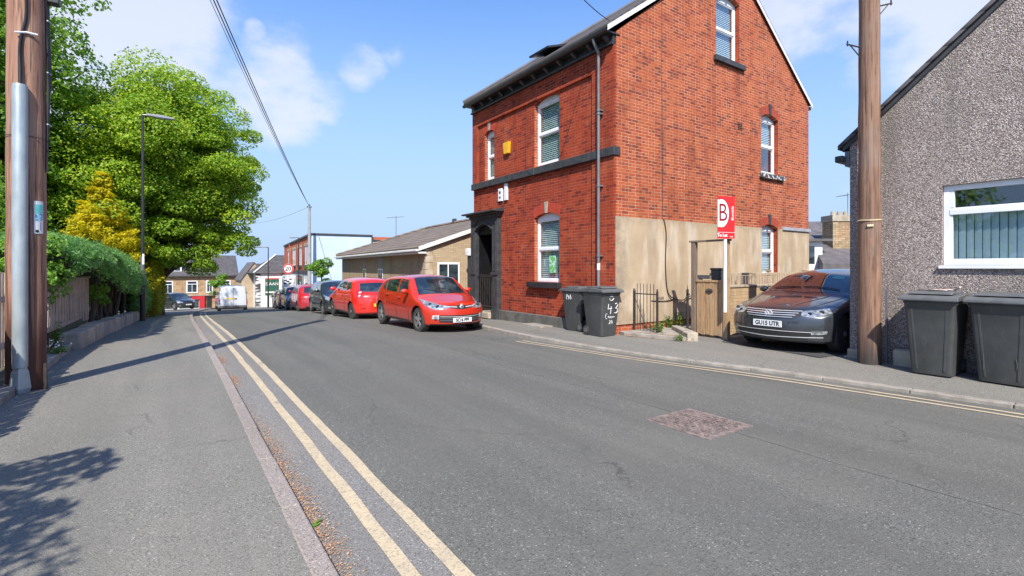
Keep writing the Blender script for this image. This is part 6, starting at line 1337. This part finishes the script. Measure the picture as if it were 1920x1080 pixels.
for i in range(11): b.box((-.012,-.012,-.5+i*.28),(.30 if i%2 else .16,.16 if i%2 else .30,-.5+i*.28+.26))
b.build('corner_quoins',mat('pale_quoin',(.50,.42,.31),(.38,.31,.22),6,.85,.4,20),B)
b=MB(); b.tube([(1.85,-.02,1.7),(1.85,-.16,1.72)],.09,12); b.build('boiler_flue',M_dark,B)
b=MB(); b.tube([(2.4,11.5,3.2),(2.4,11.5,5.0)],.02,5); b.tube([(1.8,11.5,4.85),(2.9,11.5,4.98)],.012,5)
for i in range(6): b.tube([(1.85+i*.19,11.3,4.86+i*.02),(1.85+i*.19,11.7,4.86+i*.02)],.008,4)
b.build('tv_aerial',M_grey,B)
gw=thing('grey_gate_wall',(8.9,15.2,-.15),'low rendered wall and white topped post between bungalow and black doorway','wall')
lw(gw,'wall',(9.3,15.3,-.4),(12,15.5,1.55),mat('grey_brown_render',(.22,.19,.15),(.17,.15,.12),3,.9)); lw(gw,'post',(8.36,14.75,-.3),(8.50,14.9,1.9),M_dark); lw(gw,'post_cap',(8.30,14.70,1.9),(8.56,14.95,2.15),M_white,bev=.02)
# red brick building
FB=[(0,(.36,.09,.05)),(.5,(.52,.16,.08)),(1,(.42,.11,.06))]
M_fb=brick('far_red_brick',1,FB,(.42,.22,.15),dirt=(.38,.1,.06)); M_pale=mat('pale_painted_gable',(.50,.60,.74),(.44,.54,.69),1.2,.8)
Bd=thing('red_brick_building',(9.15,41.0,zp(41)),'two storey red brick shop building with a pale blue painted side wall','building',R(-5.5),world=False); gz=-.2; hh=4.18-zp(41)
b=MB(); b.box((0,.2,gz-1.5),(8,25,hh-.12)); b.build('wall',M_fb,Bd)
b=MB(); b.box((.0,0,gz-1),(4.6,.199,hh-.12)); b.box((4.6,0,gz-1),(8,.199,hh-.45)); b.build('side_wall',M_pale,Bd)
b=MB(); b.box((-.12,-.06,hh-.12),(4.7,25,hh+.02)); b.box((4.6,-.06,hh-.62),(4.7,.1,hh-.12)); b.box((4.7,-.06,hh-.5),(8,.2,hh-.38)); b.build('parapet_coping',M_dark,Bd)
lw(Bd,'shopfront_band',(-.10,.3,2.55),(0,22,2.8),M_dark); lw(Bd,'shopfront_wall',(-.04,.2,-1.4),(-.001,22,2.55),mat('grey_shopfront',(.34,.34,.35),(.25,.25,.26),2,.6))
for k in range(4):
    y0=1.5+k*5.2
    lw(Bd,'lintel',(-.06,y0-.15,4.85),(-.003,y0+3.05,5.1),mat('tan_lintel',(.45,.32,.2))); lw(Bd,'window_sill',(-.12,y0-.1,3.1),(-.003,y0+3.0,3.25),M_dark)
    for q in range(3): wf=lw(Bd,'window',(-.02,y0+.1+q*1.0,3.25),(.02,y0+.65+q*1.0,4.85),M_white); lw(wf,'pane',(-.03,y0+.22+q*1.0,3.37),(-.021,y0+.53+q*1.0,4.75),M_cg)
    wf=lw(Bd,'shop_window',(-.08,y0-.3,.3),(-.04,y0+2.9,2.3),M_dark2 if k%2 else M_white); lw(wf,'pane',(-.09,y0-.1,.5),(-.081,y0+2.7,2.1),M_cg)
lw(Bd,'brick_pier',(-.12,17,2.8),(0,17.5,hh-.1),M_fb)
# white shop with its painted board, gable cottage behind
Cn=thing('white_shop',(8.6,66,zp(66)),'small white walled shop with a slate roof and a dark green painted sign','building'); zg=zp(66)
lw(Cn,'wall',(8.95,66,zg-.5),(11.6,72,.85),M_white); lw(Cn,'quoin_strip',(8.45,65.95,zg-.5),(8.95,66.5,.85),mat('quoin_checks',(.06,.06,.06),(.6,.6,.6),3,.7,st=(.2,.2,1),lo=.48,hi=.52,det=1)); lw(Cn,'side_pier',(11.3,65.9,zg-.5),(11.75,66.2,.85),M_stone)
b=MB(); b.add([(8.2,65.7,.85),(13.5,65.7,.85),(13.5,74,.85),(8.2,74,.85),(11.2,69.5,3.1),(13.5,69.5,3.1)],[(0,1,5,4),(0,4,3),(3,4,5,2),(0,3,2,1),(1,2,5)]); b.build('roof',M_slt,Cn,recalc=True)
b=MB(); b.tube([(8.2,65.7,.93),(11.2,69.5,3.18)],.09,6); b.build('hip_tiles',M_offw,Cn)
sgn=lw(Cn,'sign_board',(9.45,65.93,-1.75),(10.95,65.995,.25),mat('dark_green_sign',(.015,.10,.09),(.05,.13,.06),2,.5)); text('sign_lettering','DAAN',.50,(10.2,65.92,-.45),(1,0,0),(0,0,1),M_swh,sgn,cond=1.0,w=True); lw(sgn,'sign_strip',(9.5,65.92,-1.5),(10.9,65.929,-1.36),M_swh); lw(sgn,'sign_red_edge',(9.45,65.92,.14),(10.95,65.929,.24),M_sred)
M_bei=mat('sandy_gable_wall',(.44,.34,.23),(.36,.28,.19),2,.9)
Gc=thing('gable_cottage',(9,72,zp(72)),'sandy brown gable ended cottage behind the white shop','house'); zg=zp(72)
b=MB(); b.prism([(7.6,zg-1),(10.6,zg-1),(10.6,.3),(9.05,2.1),(7.6,-.1)],1,72,79); b.build('wall',M_bei,Gc)
b=MB(); b.hexa([(9.05,71.9,2.12),(7.45,71.9,-.2),(7.45,79,-.2),(9.05,79,2.12),(9.05,71.9,2.25),(7.45,71.9,-.07),(7.45,79,-.07),(9.05,79,2.25)]); b.hexa([(9.05,71.9,2.12),(10.9,71.9,.1),(10.9,79,.1),(9.05,79,2.12),(9.05,71.9,2.25),(10.9,71.9,.23),(10.9,79,.23),(9.05,79,2.25)]); b.box((9.05,74,1.0),(13,78,2.05)); b.build('roof',M_slate,Gc,recalc=True)
# stone terrace closing the view
Tr=thing('stone_terrace',(3.5,80,zp(80)),'stone terrace with slate roof and red shopfront closing the end of the street','building'); zg=zp(80)
lw(Tr,'wall',(-7,80,zg-1),(7.9,88,.45),M_stn)
b=MB(); b.add([(-7.2,79.7,.42),(8.1,79.7,.42),(8.1,88.3,.42),(-7.2,88.3,.42),(-7.2,84,3.3),(8.1,84,3.3)],[(0,1,5,4),(2,3,4,5),(0,4,3),(1,2,5),(0,3,2,1)]); b.build('roof',M_slt,Tr,recalc=True); lw(Tr,'gutter',(-7.2,79.6,.30),(8.1,79.72,.42),M_dark)
dm=lw(Tr,'dormer',(-.1,80.6,.9),(1.4,83.5,2.35),M_white); lw(dm,'dormer_roof',(-.3,80.4,2.35),(1.6,84,2.5),M_lead)
for q in range(2): lw(dm,'pane',(.0+q*.65,80.585,1.1),(.58+q*.65,80.599,2.15),M_cg)
for x0,wd in ((-4.6,1.2),(-.63,.98),(2.0,1.1),(4.26,.6),(6.3,.7)):
    w_=lw(Tr,'window',(x0-.1,79.93,-1.9),(x0+wd+.1,80.02,-.25),M_white)
    for q in range(2): lw(w_,'pane',(x0+q*wd/2+.03,79.915,-1.75),(x0+(q+1)*wd/2-.03,79.928,-.75),M_cg)
    lw(w_,'pane',(x0+.05,79.915,-.65),(x0+wd-.05,79.928,-.35),M_cg)
lw(Tr,'shop_fascia',(-6,79.7,-2.75),(3.95,79.99,-2.3),mat('red_shop_paint',(.50,.02,.03),(.42,.02,.03),2,.5)); lw(Tr,'shop_wall',(-6,79.9,zg-.5),(3.4,79.985,-2.75),M_white); lw(Tr,'stringer',(-6.2,79.65,-2.28),(7.9,79.97,-2.12),M_stone)
lw(Tr,'red_pilaster',(3.35,79.62,zg-.5),(3.98,79.695,-2.3),MATS['red_shop_paint'])
for x0 in (-4.8,-1.8,1.1): w_=lw(Tr,'shop_window',(x0,79.86,-3.9),(x0+2.2,79.895,-2.85),M_cg)
d_=lw(Tr,'door',(4.26,79.9,zg-.3),(4.8,79.99,-2.75),M_dark2); lw(Tr,'door_light',(4.26,79.9,-2.7),(4.8,79.99,-2.5),M_cg)
for x in (-3,3.2): b=MB(); b.box((x,83.6,2.9),(x+1.3,84.4,4.1)); b.build('chimney',M_stn,Tr)
# roofs beyond the pebble-dashed house
Hb=thing('slate_house',(0,0,0),'slate roofed house with a white dormer and stone chimney, seen over the dark car','house',-TH,world=False)
b=MB(); b.box((14,27.2,-2),(20.5,33,2.7)); b.build('wall',M_bei,Hb)
b=MB(); b.add([(13.5,26.9,2.62),(22,26.9,2.62),(22,33.3,2.62),(13.5,33.3,2.62),(13.5,30.2,4.2),(22,30.2,4.35)],[(0,1,5,4),(2,3,4,5),(0,4,3),(1,2,5),(0,3,2,1)]); b.build('roof',M_slate,Hb,recalc=True)
b=MB(); b.add([(15.2,24.5,1.7),(22,24.5,1.7),(22,26.95,2.75),(16.2,26.95,2.75),(15.2,24.5,-1),(22,24.5,-1),(22,26.95,-1),(15.2,26.95,-1)],[(0,1,2,3),(4,5,1,0),(4,0,3,7)]); b.build('lower_roof',M_slate,Hb)
dm=MB(); dm.box((14.8,25.6,1.2),(15.85,27.5,2.85)); dm=dm.build('dormer',M_white,Hb); b=MB(); b.box((14.9,25.585,1.7),(15.45,25.598,2.6)); b.build('pane',M_cg,dm); b=MB(); b.box((14.5,25.3,2.85),(16.2,28,2.97)); b.build('dormer_roof',M_slate,dm)
M_rub2=brick('rubble_chimney',0,[(0,(.28,.2,.11)),(.5,(.42,.31,.18)),(1,(.5,.4,.26))],(.2,.16,.11),bw=.3,bh=.1,mw=.02,dirt=(.3,.22,.13))
b=MB(); b.box((16.9,26.4,2.2),(18.1,27.3,3.95)); b.build('chimney',M_rub2,Hb); ch=lw(Hb,'chimney_cap',(16.85,26.35,3.95),(18.15,27.35,4.28),M_stone); 
for i in range(3): b=MB(); b.lathe([(.12,0),(.1,.22)],(17.15+i*.33,26.8,4.28),2,10); b.build('chimney_pot',M_stone,ch)
b=MB(); b.tube([(17.95,26.8,4.2),(17.95,26.8,5.5)],.018,5); b.tube([(17.35,26.8,5.30),(18.0,26.8,5.42)],.014,5)
for i in range(5): b.tube([(17.4+i*.14,26.6,5.3+i*.02),(17.4+i*.14,27.0,5.3+i*.02)],.008,4)
b.build('tv_aerial',M_grey,ch)
# small trees farther down the street
def farbush(u,v,D,rx,rz,n,sz,m,label,seed,name='street_tree'):
    p=raypt(u,v,D); rg=np.random.default_rng(seed); t=thing(name,(p[0],p[1],zp(p[1])),label,'tree'); q,nn_,cc=clumps(rg,p,(rx,rx,rz),n,22,rx*.4,.7,.7,.3); leaves('crown',q,nn_,sz,m,t,seed=seed,asp=.6)
    b=MB(); b.tube([(p[0],p[1],zp(p[1])-.1),(p[0],p[1],p[2])],.08,7,r2=.03); 
    for c_ in list(cc)[:6]: b.tube([(p[0],p[1],p[2]-rz*.5),tuple(c_)],.03,5,r2=.01)
    b.build('trunk',M_bark,t)
farbush(411,532,56,.95,1.5,3500,.16,L_shr,'lime green young tree in front of the stone terrace',81)
farbush(603,506,33,.75,.9,3500,.12,L_shr,'pale green garden bush beside the grey telegraph pole',82)
farbush(440,560,62,.5,1.0,1200,.15,L_dkt,'dark shrub beside the white van',83)
rg=np.random.default_rng(91)
P=[];
for c in ((-12,50,2.5,5),(-8,60,2,6),(-16,42,3,6),(-20,30,4,7),(-3,96,-1,7),(8,110,-2,8),(20,100,-2,8),(-22,12,3,5)):
    q,nn_,_=clumps(rg,c[:3],(c[3],c[3],c[3]*.7),6000,30,1.6,.7,.7,.3); P.append((q,nn_))
leaves('woods',np.concatenate([a for a,_ in P]),np.concatenate([b_ for _,b_ in P]),.45,L_dkt,seed=92,kind='stuff',label='far trees massed behind the gardens and roofs',cat='woods')
